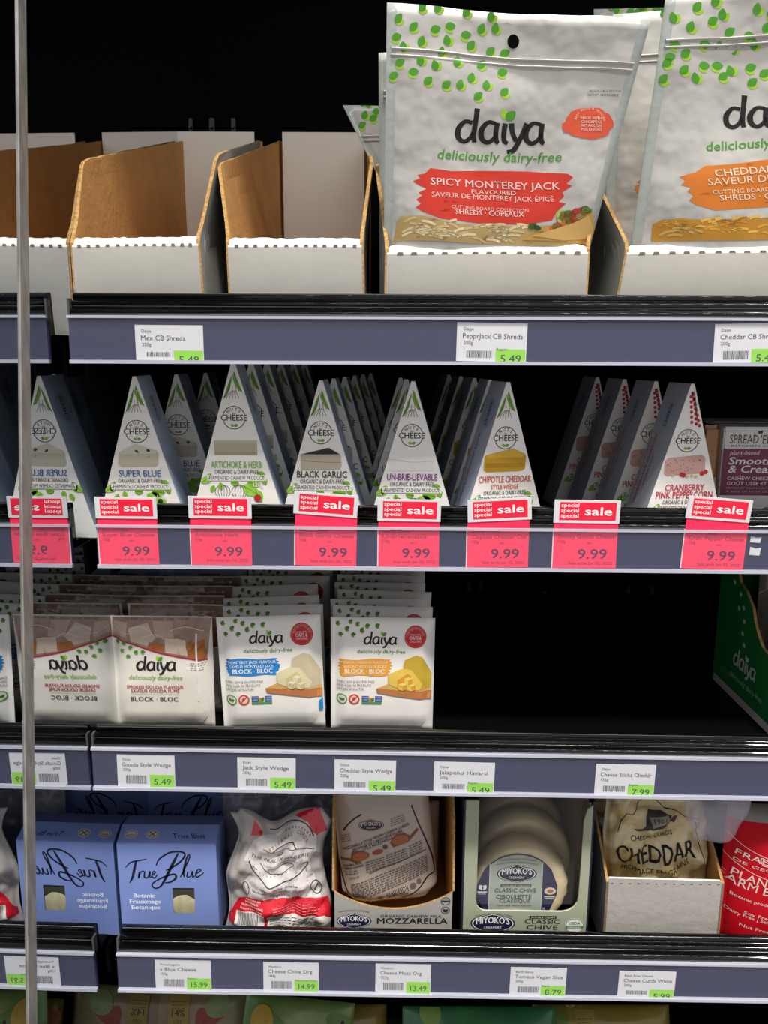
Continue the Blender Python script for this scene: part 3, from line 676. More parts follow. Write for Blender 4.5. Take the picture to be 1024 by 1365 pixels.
    A.text('ORGANIC & DAIRY-FREE', 0, 134.5+dy, 5.4, 58, '33302c', bold=.004)
    # plants along the foot
    lf = ['8fc63a', '7db52f', '9bcf4a']
    for (x, y, L, a) in ((-34, 134, 14, 1.9), (-36, 140, 13, 2.6), (28, 132, 13, .7), (34, 138, 12, 1.2), (8, 150, 24, .55), (14, 146, 18, .1), (-22, 146, 10, 1.4), (-8, 146, 11, .1), (-30, 150, 10, 2), (24, 156, 18, 1.1)):
        if abs(x)+L*.6 < hwid(y)+10:
            xx = max(-hwid(y)+2, min(hwid(y)-2, x)); A.leaf(xx, y+dy, L, a, lf[int(abs(x)+y) % 3])
            A.up(); A.stroke([(xx, y+dy), (xx+L*.95*math.cos(a), y+dy+L*.95*math.sin(a))], .5, '4d6a2a', smooth=False); A.l -= 1
    for cx_ in (-19, 3):
        if kind in ('herb', 'garlic', 'brie'):
            for q in (1, .6, .2): A.ring(cx_, 160+of*.8, 10*q, 9, .6, '4a4540', n=14)
    A.up(); A.rect(-hwid(138)+3, 136.2+dy, hwid(138)-3, 143.6+dy, 'f2f0ec'); A.up()
    A.text('FERMENTED CASHEW PRODUCT', 0, 142.2+dy, 4.9, min(73, 2*hwid(138)-12), '33302c', bold=.004)
    A.text('120g', 28, 159+dy*.2, 5, None, 'f2f0ec', bold=.02)
    A.ell(27, 176, 5, 5, 'b5323a', 12)
    A.build('front_print', root)
    # side prints: ruled text along both slopes
    sl = math.hypot(hw-aw, h); ca = math.atan2(h, hw-aw)
    for sd in (1, -1):
        B = Art(0, 0, 1)
        if kind == 'cran':
            B.text('CRANBERRY PINK PEPPERCORN', sl*.45, -.010, .0045, sl*.45, 'c2364a', bold=.01); B.text('CANNEBERGE ET POIVRE ROSE', sl*.45, -.003, .0035, sl*.4, 'b04a5a')
            B.text('NUTS FOR', sl*.45, -.018, .003, sl*.2, '44484e')
        elif kind == 'ched':
            B.text('CHIPOTLE CHEDDAR STYLE', sl*.42, -.012, .0045, sl*.5, 'a0506a', bold=.006); B.lines(sl*.15, -.004, sl*.6, 2, .003, .0016, '6d7c92')
        else:
            B.lines(sl*.12, -.030, sl*.55, 8, .0032, .0013, '7d8ca2', seed=4)
        B.ell(sl*.80, -depth*.5, sl*.09, depth*.36, 'aab6c4'); B.up(); B.text('CHEESE', sl*.80, -depth*.42, .006, sl*.15, '3c3f44', bold=.01)
        B.rect(sl*.60, -depth*.95, sl*.602, -depth*.05, '8d99ab')
        def Fs(x, z, off, sd=sd):   # x runs up the slope, z across the depth
            return ((sd*(hw-(hw-aw)*x/sl)+sd*math.sin(ca)*off), z if sd > 0 else depth-z, h*x/sl+math.cos(ca)*off)
        def Fs2(x, z, off, sd=sd, Fs=Fs): return Fs(x, z, off)
        B.build('side_print', root, F=Fs2)
    return root
gw = 'wedge-shaped cheese cartons standing on the second shelf'
W1 = wedge('SUPER BLUE', '2f62a8', 'blue', 'white wedge-shaped carton lettered in blue, frontmost beside the mirror', gw, (189, .700), rotz=.0, extra=3)
W2 = wedge('ARTICHOKE & HERB', '7fb83a', 'herb', 'tallest white wedge-shaped carton, lettered in light green', gw, (317, .697), extra=22, H=184)
W3 = wedge('BLACK GARLIC', '2c2825', 'garlic', 'white wedge-shaped carton lettered in black, with a dark-topped cheese picture', gw, (430, .700), rotz=-.03)
W4 = wedge('UN-BRIE-LIEVABLE', '8a2f8e', 'brie', 'white wedge-shaped carton lettered in purple', gw, (549, .700), rotz=-.04)
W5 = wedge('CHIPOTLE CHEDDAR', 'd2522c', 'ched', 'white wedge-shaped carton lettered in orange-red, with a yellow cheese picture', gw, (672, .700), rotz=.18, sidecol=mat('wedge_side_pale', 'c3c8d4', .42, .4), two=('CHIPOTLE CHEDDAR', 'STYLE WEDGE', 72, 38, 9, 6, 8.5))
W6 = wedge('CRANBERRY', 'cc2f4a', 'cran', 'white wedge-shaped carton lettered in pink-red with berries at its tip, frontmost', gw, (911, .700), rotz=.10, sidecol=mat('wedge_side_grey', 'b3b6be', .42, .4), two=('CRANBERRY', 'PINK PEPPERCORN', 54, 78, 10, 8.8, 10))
def row(src, n, dX, dY, rz, words, start=1, x0=0, j=.3):
    r = random.Random(n*7+int(dX*1e4))
    for i in range(n):
        c = copy_tree(src); p = src.location
        nx = p.x+x0+dX*(i+start); ny = p.y+dY*(i+start)
        c.location = (nx, ny, zs(1, nx)); c.rotation_euler = (0, 0, rz*(1+j*r.uniform(-1, 1)))
        c['label'] = words % ORD[i]
ORD = ('next behind the front one', 'third from the front', 'fourth from the front', 'fifth from the front', 'sixth from the front', 'seventh from the front')
row(W1, 3, .013, .068, .02, 'wedge-shaped carton in the blue-lettered row, %s', x0=.006)
row(W2, 5, .0075, .049, .0, 'wedge-shaped carton in the green-lettered row, %s')
row(W3, 5, .0078, .052, -.02, 'wedge-shaped carton in the black-lettered row, %s')
row(W4, 2, -.0045, .050, -.02, 'wedge-shaped carton in the purple-lettered row, %s')
row(W5, 4, -.0085, .056, .12, 'wedge-shaped carton in the orange-lettered row, %s')
row(W6, 3, -.012, .060, .10, 'wedge-shaped carton in the berry-printed row, %s')

# ------------------------------------------------------------------ small printed box at the right end of the second shelf
def spread_box():
    Y = .735; l = at(960, 640, Y).x; zb = zs(1, l); top = at(990, 569, Y).z-zb; wd = .125; sc = .735/1045
    root = empty('cheese_block_pack', (l, Y, zb), (0, 0, -.02), label='amber cheese block in a white and plum sleeve, right end of second shelf', cat='cheese pack')
    box('sleeve', 0, wd, 0, .05, 0, top, mat('sleeve_white', 'dedbd6', .5, .3), root, bev=.0012)
    box('cheese_block', -.019, -.0002, .004, .046, .004, top+.001, mat('amber_block', 'a8702e', .22, .5, coat=.6, bump=.2, bscale=25, var=.25, vscale=20), root, bev=.004)
    box('side_label', -.0125, -.003, .0026, .0036, .022, .055, mat('label_paper', 'b9a892', .6), root)
    A = Art(960, (569+top/sc), sc); A.oy = 569+top/sc
    A.text('SPREAD', 968, 591, 11.5, 38, '3a3634', 'l'); A.text("'EM", 1009, 591, 11.5, 16, '3a3634', 'l'); A.text('KITCHEN CO.', 971, 595.6, 2.8, 56, '3a3634', 'l')
    A.leaf(1008, 578, 5, -2.3, '3a3634'); A.leaf(1008, 578, 5, -1.2, '3a3634')
    A.rect(961, 598, 960+wd/sc, 661, '7c3a52'); A.up()
    A.text('plant-based', 970, 606, 5.6, 38, 'e3d3d8', 'l', bold=.01, shear=.2); A.text('Smooth', 969, 619, 9.5, 58, 'f0e8ea', 'l', bold=.035, shear=.2); A.text('& Creamy', 969, 630, 9.5, 74, 'f0e8ea', 'l', bold=.035, shear=.2)
    A.text('CASHEW CHEEZE BLOCK', 969, 640, 4.4, 86, 'f0e8ea', 'l', bold=.01); A.text('GOÛT LISSE ET CRÉMEUX', 969, 647, 4.4, 92, 'f0e8ea', 'l', bold=.01)
    A.text('PRODUIT NON LAITIER SANS PRODUITS', 969, 652.3, 2.6, 110, 'd0b0ba', 'l'); A.text('À BASE DE NOIX DE CAJOU FERMENTÉE', 969, 657, 2.6, 110, 'd0b0ba', 'l')
    A.text('CR', 1021, 683, 6, None, '3a3634', 'l', bold=.03)
    A.build('front_print', root)
    b = copy_tree(root); b.location = (root.location.x+.004, Y+.056, zb); b['label'] = 'same sleeved amber cheese block standing behind the front one'
spread_box()

# ------------------------------------------------------------------ flat square packs on the third shelf
def pack_mesh(w_, h_, th, seed, film, wr=.0008, name='pouch', root=None, nx=16, nz=16):
    def F(x, z, off=0, back=False):      # x in [-w/2,w/2], z in [0,h]
        u = min(1, max(0, x/w_+.5)); v = min(1, max(0, z/h_)); ed = min(u, 1-u)*w_; ez = min(v, 1-v)*h_
        def ramp(q, a, b): t = max(0, min(1, (q-a)/(b-a))); return t*t*(3-2*t)
        b = th*ramp(ed, .003, .012)*ramp(ez, .004, .016)
        nn = noise.noise(Vector((x*70+seed, z*60, seed)))*wr+noise.noise(Vector((x*24+seed, z*20, seed+4)))*wr*1.6
        if back: return Vector((x, b*.5+.0006, z))
        return Vector((x, -b*.5-nn-off, z))
    V = [F((i/nx-.5)*w_, j/nz*h_) for j in range(nz+1) for i in range(nx+1)]; nb = len(V)
    V += [F((i/nx-.5)*w_, j/nz*h_, 0, True) for j in range(nz+1) for i in range(nx+1)]; fs = []
    for j in range(nz):
        for i in range(nx):
            q = j*(nx+1)+i; fs += [(q, q+1, q+nx+2), (q, q+nx+2, q+nx+1), (nb+q, nb+q+nx+1, nb+q+nx+2, nb+q+1)]
        for i in (0, nx): q = j*(nx+1)+i; fs.append((q, nb+q, nb+q+nx+1, q+nx+1))
    for i in range(nx):
        q = nz*(nx+1)+i; fs.append((q, q+1, nb+q+1, nb+q)); fs.append((i, nb+i, nb+i+1, i+1))
    mesh(name, V, fs, film, root, None, smooth=True)
    return F, [(i/nx-.5)*w_ for i in range(1, nx)], [j/nz*h_ for j in range(1, nz)]
M_pack = mat('pack_film', 'f3efe8', .36, .45, bump=.15, bscale=30)
M_gouda = mat('gouda_clear_film', 'b7a293', .16, .6, bump=.35, bscale=40, var=.3, vscale=35, coat=.5)
def art_block(kind):
    def f(A):          # art units: 1/6.4 photo pixels; crop of 1024 x 960 with the pack from x 60..960
        c1, c2 = ('2a86cc', '1f78be') if kind == 'jack' else ('e9a23a', 'e2932a')
        for x, y, a in ((110, 175, -1), (185, 205, -.4), (275, 170, -.5), (360, 175, 0), (445, 180, -.3), (130, 245, 0), (240, 240, .1), (318, 225, -.9), (215, 150, -.5)): A.leafpair(x, y, 42, a, '4c7d2c', '8cae3c')
        logo_daiya(A, 350, 330, 66, '231f20', wd=.24)
        A.text('deliciously dairy-free', 292, 412, 33, 410, '5d8a3a', 'l', bold=.01, shear=.15)
        A.ell(790, 268, 95, 95, 'c92a30', 32); A.up(); A.ring(790, 268, 84, 84, 4, 'e07a74')
        A.arctext('CRAFTED WITH OATS', 790, 268, 64, -165, -15, 15, 'efb0aa'); A.text('OATS &', 790, 285, 30, 100, 'f6dcd6', bold=.02); A.text('CHICKPEAS', 790, 312, 20, 100, 'f6dcd6'); A.text('MADE WITH', 790, 250, 14, 90, 'f6dcd6')
        A.brush(120, 468, 600, 620, c1, 2 if kind == 'jack' else 5); A.up()
        w1 = 'f2f0ea' if kind == 'jack' else 'f6e2b8'
        A.text('MONTEREY JACK FLAVOUR' if kind == 'jack' else 'MEDIUM CHEDDAR FLAVOUR', 155, 510, 24, 405, w1, 'l', bold=.012)
        A.text('SAVEUR MONTEREY JACK' if kind == 'jack' else 'SAVEUR CHEDDAR MI-FORT', 165, 548, 24, 380, w1, 'l'); A.text('BLOCK · BLOC', 188, 597, 38, 340, 'f6f2ea', 'l', bold=.03)
        for i, t in enumerate(('DAIRY, SOY & GLUTEN FREE', 'SANS SOJA, NI PRODUITS', 'LAITIERS NI GLUTEN')): A.text(t, 115, 685+i*34, 21, (328, 300, 240)[i], '6a6660', 'l')
        A.ell(160, 838, 48, 48, '5f9a3c', 20); A.ell(268, 838, 48, 48, 'd0503a', 20); A.up(); A.ell(160, 838, 38, 38, 'e3e0d6', 20); A.ell(268, 838, 34, 34, 'eecdc4', 20); A.up()
        A.leaf(160, 850, 34, -2.4, '4c8a2c'); A.leaf(160, 850, 34, -.7, '4c8a2c'); A.stroke([(240, 866), (296, 810)], 9, 'd0503a', smooth=False); A.leaf(262, 850, 34, -1.4, 'd0503a')
        A.rect(335, 805, 395, 860, '3a5ea8'); A.rect(450, 805, 508, 860, '3a5ea8'); A.rect(335, 860, 508, 876, '5aa04a'); A.leaf(420, 852, 40, -1.1, '3f8a3a'); A.leaf(420, 852, 40, -2.1, 'd8912a')
        A.up(); A.text('NON', 365, 825, 13, 44, 'dfe6f2'); A.text('GMO', 365, 845, 13, 44, 'dfe6f2'); A.text('NON', 479, 825, 13, 44, 'dfe6f2'); A.text('GMO', 479, 845, 13, 44, 'dfe6f2')
        # cheese on a board
        if kind == 'jack': a1, a2, a3, a4 = 'e2d6ae', 'd2c489', 'f0e8cc', 'cfc0a0'
        else: a1, a2, a3, a4 = 'e8c75a', 'dd9a3c', 'f4d56a', 'c8a83a'
        A.poly([(458, 735), (560, 690), (800, 730), (940, 735), (940, 770), (700, 750)], 'ddb06a'); A.poly([(458, 735), (470, 775), (560, 790), (940, 842), (940, 765), (700, 748)], 'c07a4a'); A.up()
        A.poly([(700, 470), (800, 425), (850, 440), (938, 600), (938, 730), (830, 745), (740, 700), (690, 520)], a4); A.up()
        A.poly([(560, 600), (680, 545), (760, 560), (860, 690), (830, 745), (640, 725), (560, 690)], a1); A.up()
        A.poly([(640, 650), (730, 590), (760, 620), (720, 720), (640, 725)], a2); A.up()
        for x, y in ((735, 660), (685, 712), (762, 718)):
            A.poly([(x-38, y-22), (x, y-38), (x+36, y-24), (x+34, y+22), (x, y+36), (x-36, y+22)], a1); A.up(); A.poly([(x-38, y-22), (x, y-38), (x+36, y-24), (x, y-8)], a3); A.poly([(x, y-8), (x+36, y-24), (x+34, y+22), (x, y+36)], a2); A.l -= 1
        if kind == 'jack':
            A.up(); A.poly([(905, 880), (940, 845), (940, 960), (905, 960)], '2a86cc')
    return f
def art_gouda(A):       # art units: zoom pixels of a 1024-wide crop, pack x 510..965, y 378..
    A.poly([(524, 385), (962, 385), (940, 577), (830, 562), (700, 530), (600, 500), (520, 470)], mat('gouda_picture', 'a88672', .2, .6, var=.35, vscale=60, coat=.5, bump=.3, bscale=60)); A.up()
    for p, c in (([(600, 430), (680, 410), (720, 470), (690, 510), (610, 490)], 'c9b3a2'), ([(700, 400), (790, 405), (800, 470), (720, 470)], 'b89f90'), ([(760, 470), (850, 480), (860, 555), (760, 540)], 'cdb8a6'), ([(530, 400), (590, 410), (590, 470), (525, 455)], 'bfa596'),
                 ([(850, 500), (930, 480), (935, 570), (860, 560)], 'a0612f'), ([(690, 490), (760, 500), (750, 535), (680, 520)], 'a3602c')): A.poly(p, c)
    A.up(); A.stroke([(520, 472), (620, 503), (740, 542), (850, 565), (942, 577)], 7, 'b3263a')
    for x, y, a in ((540, 500, -1), (570, 500, -.5), (597, 515, 0), (560, 535, -.5), (588, 552, .5), (622, 542, -.6), (652, 535, 0)): A.leafpair(x, y, 20, a, '4c8a34', '7fae44')
    logo_daiya(A, 630, 622, 41, '2b2424', wd=.24)
    A.text('deliciously dairy-free', 593, 665, 20, 238, '86b83c', 'l', bold=.01, shear=.15)
    A.text('SMOKED GOUDA FLAVOUR', 708, 708, 15, 252, 'b0304a', bold=.02); A.text('SAVEUR GOUDA FUMÉ', 708, 727, 15, 215, 'b0304a', bold=.02)
    A.rect(600, 735, 812, 736.5, 'b8b2a8')
    A.text('BLOCK · BLOC', 703, 768, 20, 210, '3a3634', bold=.01)
    A.text('25 MR 2022 LOG 200  16:49', 575, 398, 10, 290, '6a5a52', 'l')
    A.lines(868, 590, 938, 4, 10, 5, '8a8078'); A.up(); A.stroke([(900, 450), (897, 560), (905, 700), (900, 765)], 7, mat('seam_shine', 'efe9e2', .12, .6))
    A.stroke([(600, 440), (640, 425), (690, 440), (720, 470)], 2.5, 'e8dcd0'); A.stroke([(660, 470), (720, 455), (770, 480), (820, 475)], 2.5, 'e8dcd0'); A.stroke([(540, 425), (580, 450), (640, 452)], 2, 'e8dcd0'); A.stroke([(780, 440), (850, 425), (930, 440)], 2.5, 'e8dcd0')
def art_back(A):
    A.barcode(700, 420, 820, 520); A.lines(530, 420, 680, 8, 14, 6, '6a7a90'); A.rect(570, 385, 640, 480, '8aa6d0')
def mkpack(kind, label, group):
    root = empty('cheese_block_pack', (0, 0, 0), label=label, cat='cheese pack', group=group)
    if kind in ('jack', 'ched'):
        Wd, Hh = .1000, .118
        F, gx, gz = pack_mesh(Wd, Hh, .012, 1 if kind == 'jack' else 2, M_pack, .0005, root=root)
        sc = Wd/(880 if kind == 'jack' else 895); A = Art(510, 110+Hh/sc, sc); art_block(kind)(A)
    else:
        Wd, Hh = .0980, .116
        F, gx, gz = pack_mesh(Wd, Hh, .014, 3, mat('gouda_field', 'e9e3d8', .3, .5, coat=.3, bump=.2, bscale=40) if kind == 'gouda' else mat('bluish_film', 'a6b2c2', .2, .6, bump=.3, bscale=40), .0008 if kind == 'gouda' else .0006, root=root)
        sc = Wd/452; A = Art(738, 380+Hh/sc, sc)
        if kind == 'gouda': art_gouda(A)
        else: art_back(A)
    gx2 = gx if kind != 'gouda' else gx
    def Fc(x, z, off): return F(max(-Wd/2, min(Wd/2, x)), max(0, min(Hh, z)), off)
    A.build('front_print', root, F=Fc, gx=gx2, gz=gz)
    return root
def put(src, px, Y, first, label, rz=0, roll=0, lean=0, dz=0, k=2):
    c = src if first else copy_tree(src); X = at(px, 930, Y).x; c.location = (X, Y, zs(k, X)+dz); c.rotation_euler = (lean, roll, rz); c['label'] = label; return c
PLACE = ('frontmost', 'second from the front', 'third from the front', 'fourth from the front', 'fifth from the front', 'sixth from the front', 'seventh from the front', 'eighth from the front', 'rearmost')
gj, gc, gg = 'blue-banded cheese packs in a row on the third shelf', 'orange-banded cheese packs in a row on the third shelf', 'smoked cheese packs in a row on the third shelf'
pj = mkpack('jack', '', gj); pc = mkpack('ched', '', gc); pg = mkpack('gouda', '', gg); pb = mkpack('back', '', 'pale bluish cheese packs turned backwards')
YS = (.72, .752, .780, .820, .857, .90, .94, .98)
for i, (px, y) in enumerate(zip((366, 370, 372, 371, 384, 390, 399, 398), YS)):
    put(pj, px, y, i == 0, 'white square cheese pack with a blue band, %s of its row' % PLACE[i], rz=(.0, .02, -.03, 0, .01, 0, .02, 0)[i], roll=(-.035, -.02, -.05, -.035, 0, .01, 0, 0)[i])
for i, (px, y) in enumerate(zip((509, 507, 505, 508, 506, 505, 506, 505), (.72, .755, .778, .807, .837, .867, .90, .935))):
    put(pc, px, y, i == 0, 'white square cheese pack with an orange band, %s of its row' % PLACE[i], rz=(.0, .0, .02, 0, -.02, .02, -.03, 0)[i], roll=(.008, .02, .0, .03, .0, .02, .03, .02)[i])
for i, (px, y) in enumerate(zip((219, 240, 243, 258, 270), (.72, .757, .785, .82, .857))):
    put(pg, px, y, i == 0, 'smoked cheese pack with amber picture, %s of its row' % PLACE[i], rz=(.0, -.01, .01, 0, .01)[i], roll=(.008, .01, .0, .0, .0)[i])
for i, (px, y) in enumerate(((281, .90), (286, .935))):
    put(pb, px, y, i == 0, 'pale bluish cheese pack turned backwards behind the smoked packs, %s' % ('nearer', 'farther')[i])
for i, (px, y) in enumerate(((262, .975), (372, 1.02), (270, 1.01))):
    put(pj, px, y, False, 'leaf-printed cheese pack at the back of the third shelf, %s' % ('behind bluish packs', 'behind blue-banded row', 'nearest the mirror')[i])

# ------------------------------------------------------------------ green tray at the right of the third shelf
def green_tray():
    f = on_shelf(2, 1022, 977); b = on_shelf(2, 950.5, 906); dv = b-f; u = dv.normalized(); f = f-u*.022; X, Y0 = f.x, f.y; zb = f.z+.0004; dep = (b-f).length
    root = empty('green_cardboard_tray', (X, Y0, zb), (0, 0, -math.atan2(dv.x, dv.y)), label='green cardboard tray with white lettering on its side, right of the empty space', cat='cardboard tray')
    hb = .15
    M_g = mat('green_board', '1f7a3a', .4, .45, var=.1)
    prof = [(0, 0), (dep, 0), (dep, hb), (dep*.8, hb), (dep-.045, .13), (dep-.060, .125), (dep-.078, .112), (dep-.084, .10), (dep-.095, .088), (dep-.105, .08), (0, .07)]
    slab('side_panel', prof, lambda a, b, t: (t, a, b), .003, [M_g, M_kraft, M_kedge], root)
    box('front_panel', .003, .16, 0, .003, 0, .032, M_g, root); box('bottom_panel', .003, .16, .003, dep, 0, .003, M_kraft, root); box('back_panel', 0, .16, dep, dep+.003, 0, hb, M_g, root)
    A = Art(0, 0, 1)
    A.rect(.001, -.009, dep, -.0004, mat('white_border', 'b9b4b4', .5))
    logo_daiya(A, .046, -.039, .0122, 'c4d0c4', wd=.25, lm=('c4d0c4', 'c4d0c4'))
    A.text('deliciously dairy-free', .040, -.023, .0065, .075, '9cc0a2', 'l', shear=.15, bold=.01)
    A.lines(.016, -.024, .05, 3, .003, .0010, '7fae8a')
    for x, z, a in ((.031, .13, 1), (.046, .119, 0), (.047, .105, 1), (.056, .108, .5), (.060, .094, .4), (.060, .081, .9), (.066, .07, 1)): A.leafpair(x, -z, .0062, a, 'b9cdb9', '9dbfa0')
    def Fg(x, z, off): return (-off, dep-x, z)
    A.build('side_print', root, F=Fg)
    # pouches standing in the tray
    for i in range(3):
        r2 = empty('clear_cheese_pouch', (X+.085, Y0+.035+i*.035, zb+.004), (-.06, 0, .0), label='clear grey pouch in the green tray, %s' % ('nearest', 'middle', 'rearmost')[i], cat='pouch', group='clear pouches in the green tray')
        pack_mesh(.125, .16, .02, 20+i, mat('grey_film', '9a948c', .18, .6, bump=.3, bscale=30, var=.3, vscale=12), .002, root=r2)
green_tray()
# ------------------------------------------------------------------ fourth shelf
def base(k, px, py, Y): p = at(px, py, Y); return Vector((p.x, Y, zs(k, p.x)))
# blue boxes
M_blue = mat('blue_board', '8094d2', .5, .35, var=.06, vscale=20)
def blue_box():
    Y = .69; a = at(159, 1180, Y); b = at(290, 1180, Y); X = (a.x+b.x)/2; wd = b.x-a.x; zb = zs(3, X); sc = wd/134.
    hf = at(220, 1125.5, Y).z-zb; d = .042
    root = empty('blue_cheese_box', (X, Y, zb), label='blue cardboard cheese box with brush lettering, frontmost beside the mirror', cat='cheese box', group='blue cheese boxes beside the mirror')
    hw = wd/2; ht = hf+.0085; ys = .020
    # art units are photo pixels: x from 155, y from 1125.5
    wx0, wx1 = (382-512+155+100)*0+ (227-222)*sc, (257-222)*sc
    wz1, wz0 = hf-(1192-1125.5)*sc, hf-(1231-1125.5)*sc
    V = [(-hw, 0, 0), (wx0, 0, 0), (wx1, 0, 0), (hw, 0, 0), (-hw, 0, wz0), (wx0, 0, wz0), (wx1, 0, wz0), (hw, 0, wz0), (-hw, 0, wz1), (wx0, 0, wz1), (wx1, 0, wz1), (hw, 0, wz1), (-hw, 0, hf), (wx0, 0, hf), (wx1, 0, hf), (hw, 0, hf)]
    fs = [(r*4+i, r*4+i+1, r*4+i+5, r*4+i+4) for r in range(3) for i in range(3) if not (r == 1 and i == 1)]
    q = len(V); V += [(-hw, ys, ht), (hw, ys, ht), (-hw, d, ht-.004), (hw, d, ht-.004), (-hw, d, 0), (hw, d, 0)]
    fs += [(12, 13, 14, 15, q+1, q), (q, q+1, q+3, q+2), (q+2, q+3, q+5, q+4), (3, 7, 11, 15, q+1, q+3, q+5)[::-1], (0, 4, 8, 12, q, q+2, q+4), (0, q+4, q+5, 3, 2, 1)]
    mesh('box_body', V, fs, M_blue, root)
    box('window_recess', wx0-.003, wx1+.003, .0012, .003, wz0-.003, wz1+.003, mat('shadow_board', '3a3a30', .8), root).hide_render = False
    ch = bmesh.new(); bmesh.ops.create_icosphere(ch, subdivisions=3, radius=1)
    for v in ch.verts:
        n = 1+.12*noise.noise(v.co*3); v.co = Vector(((wx0+wx1)/2+v.co.x*.0155*n, .0022+v.co.y*.0022*n, wz0+.006+v.co.z*.0145*n))
    me = bpy.data.meshes.new('cheese'); ch.to_mesh(me); ch.free(); me.materials.append(mat('curd', 'bdb592', .6, .3, var=.3, vscale=120)); me.polygons.foreach_set('use_smooth', [True]*len(me.polygons))
    co = bpy.data.objects.new('cheese', me); C.objects.link(co); co.parent = root
    A = Art(222, 1125.5+hf/sc, sc); k = '14162a'
    def st(pts, w_=2.0): A.stroke([(155+(x-525)*.293, 1125.5+(y-360)*.293, .35+p) for x, y, p in pts], w_*1.05, k, k=6)
    st([(560, 480, .4), (585, 455, .8), (620, 445, 1), (660, 437, .5)], 1.6); st([(612, 445, .8), (600, 490, 1.4), (590, 530, 1.2), (575, 560, .5)], 2)
    st([(622, 500, .7), (618, 535, 1.2), (628, 505, .7), (645, 498, .7)], 1.5); st([(648, 500, .8), (645, 530, 1.1), (660, 532, .8), (672, 500, .8), (670, 530, 1), (680, 528, .5)], 1.5)
    st([(682, 520, .5), (697, 505, .8), (688, 500, .6), (680, 525, 1), (692, 535, .8), (706, 515, .5)], 1.5)
    st([(808, 405, .5), (790, 440, 1.3), (765, 490, 1.5), (738, 545, 1.2), (715, 580, .8), (690, 588, .6), (678, 570, .6), (700, 548, .6), (745, 525, .8), (785, 515, 1), (790, 535, 1), (765, 555, .8), (738, 560, .5)], 2.1)
    st([(702, 470, .5), (720, 435, .8), (770, 402, 1), (820, 398, 1.1), (838, 415, 1), (815, 450, .9), (775, 480, .8), (745, 495, .5)], 1.9)
    st([(812, 530, .6), (835, 480, 1), (858, 430, .8), (856, 412, .6), (842, 440, 1), (828, 500, 1.3), (830, 530, .6)], 1.7)
    st([(848, 500, .8), (843, 528, 1), (858, 525, .7), (870, 498, .8), (868, 528, 1), (880, 522, .5)], 1.5)
    st([(880, 515, .5), (908, 495, .9), (898, 488, .7), (885, 510, 1), (890, 530, 1), (922, 505, .5)], 1.5)
    for i, t in enumerate(('Botanic', 'Frauxmage', 'Botanique')): A.text(t, (589, 569, 576)[i]*.293+1.2, 1125.5+(637-360+i*31)*.293, 6, (98, 145, 133)[i]*.293, 'f2f5ff', 'l', bold=.03)
    A.build('front_print', root)
    sl = math.hypot(ys, ht-hf); B = Art(222, 0, sc); s2 = sl/sc
    for cx_, t in ((171, 'plant'), (204-4, 'x')):
        B.ell(cx_, -s2*.5, 9, 6.5, 'ccc5ba', 20); B.up(); B.ring(cx_, -s2*.5, 7, 4.8, .8, '33343c')
        if t == 'plant': B.text('PLANT', cx_, -s2*.4, 2.6, 9, '33343c', bold=.02)
        else: B.stroke([(cx_-4, -s2*.5-3), (cx_+4, -s2*.5+3)], 1.2, '33343c', smooth=False); B.stroke([(cx_-4, -s2*.5+3), (cx_+4, -s2*.5-3)], 1.2, '33343c', smooth=False)
        B.l -= 1
    B.text('True Blue', 252, -s2*.3, 7, 44, k, shear=-.5)
    def Fb(x, z, off): t = z/sl; return (x, ys*t-off*.7, hf+(ht-hf)*t+off*.7)
    B.build('flap_print', root, F=Fb)
    return root
bb = blue_box()
c = copy_tree(bb); p = at(256, 1090, .79); c.location = (p.x, .79, zs(3, p.x)); c.rotation_euler = (0, 0, 0); c['label'] = 'blue cardboard cheese box behind the frontmost blue box, in shade'

# generic soft pouch in a local frame with lumps
def soft(name, root, W_, H_, T_, film, seed, lump=.004, lf=28, outline=None, nx=30, nz=34, midx=None, mats=None, topf=None):
    def F(x, z, off=0, back=False):
        u = max(-1, min(1, 2*x/W_)); v = max(0, min(1, z/H_))
        if outline: sc_, sh = outline(v, u)
        else: sc_, sh = 1, 0
        e = max(0, 1-abs(u)**3)**.6*max(0, min(1, (v+.02)/.10))**.5*max(0, min(1, (1.0-v)/.22))**.7
        n = noise.noise(Vector((x*lf+seed, z*lf, seed)))*lump+noise.noise(Vector((x*lf*2.7, z*lf*2.7+seed, 2)))*lump*.35
        if lump > .002: n += (abs(noise.noise(Vector((x*lf*.8+seed, z*lf*1.1, 9))))-.2)*lump*.9
        y = -(T_*.5*e)-n*min(1, e*2)
        if back: y = T_*.35*e+.0006
        return Vector((x*sc_+sh, y-off, z*(topf(u)*v+1-v) if topf else z))
    V = [F((i/nx-.5)*W_, j/nz*H_, 0, b) for b in (False, True) for j in range(nz+1) for i in range(nx+1)]; nb = (nx+1)*(nz+1); fs = []; mi = []
    for j in range(nz):
        for i in range(nx):
            q = j*(nx+1)+i; fs += [(q, q+1, q+nx+2), (q, q+nx+2, q+nx+1), (nb+q, nb+q+nx+1, nb+q+nx+2, nb+q+1)]
            t = midx(i/nx, j/nz) if midx else 0; mi += [t, t, t]
        for i in (0, nx): q = j*(nx+1)+i; fs.append((q, nb+q, nb+q+nx+1, q+nx+1)); mi.append(0)
    for i in range(nx):
        q = nz*(nx+1)+i; fs += [(q, q+1, nb+q+1, nb+q), (i, nb+i, nb+i+1, i+1)]; mi += [0, 0]
    mesh(name, V, fs, mats or film, root, mi, smooth=True)
    return F, [(i/nx-.5)*W_ for i in range(1, nx)], [j/nz*H_ for j in range(1, nz)]
def clampF(F, W_, H_): return lambda x, z, off: F(max(-W_/2, min(W_/2, x)), max(0, min(H_, z)), off)
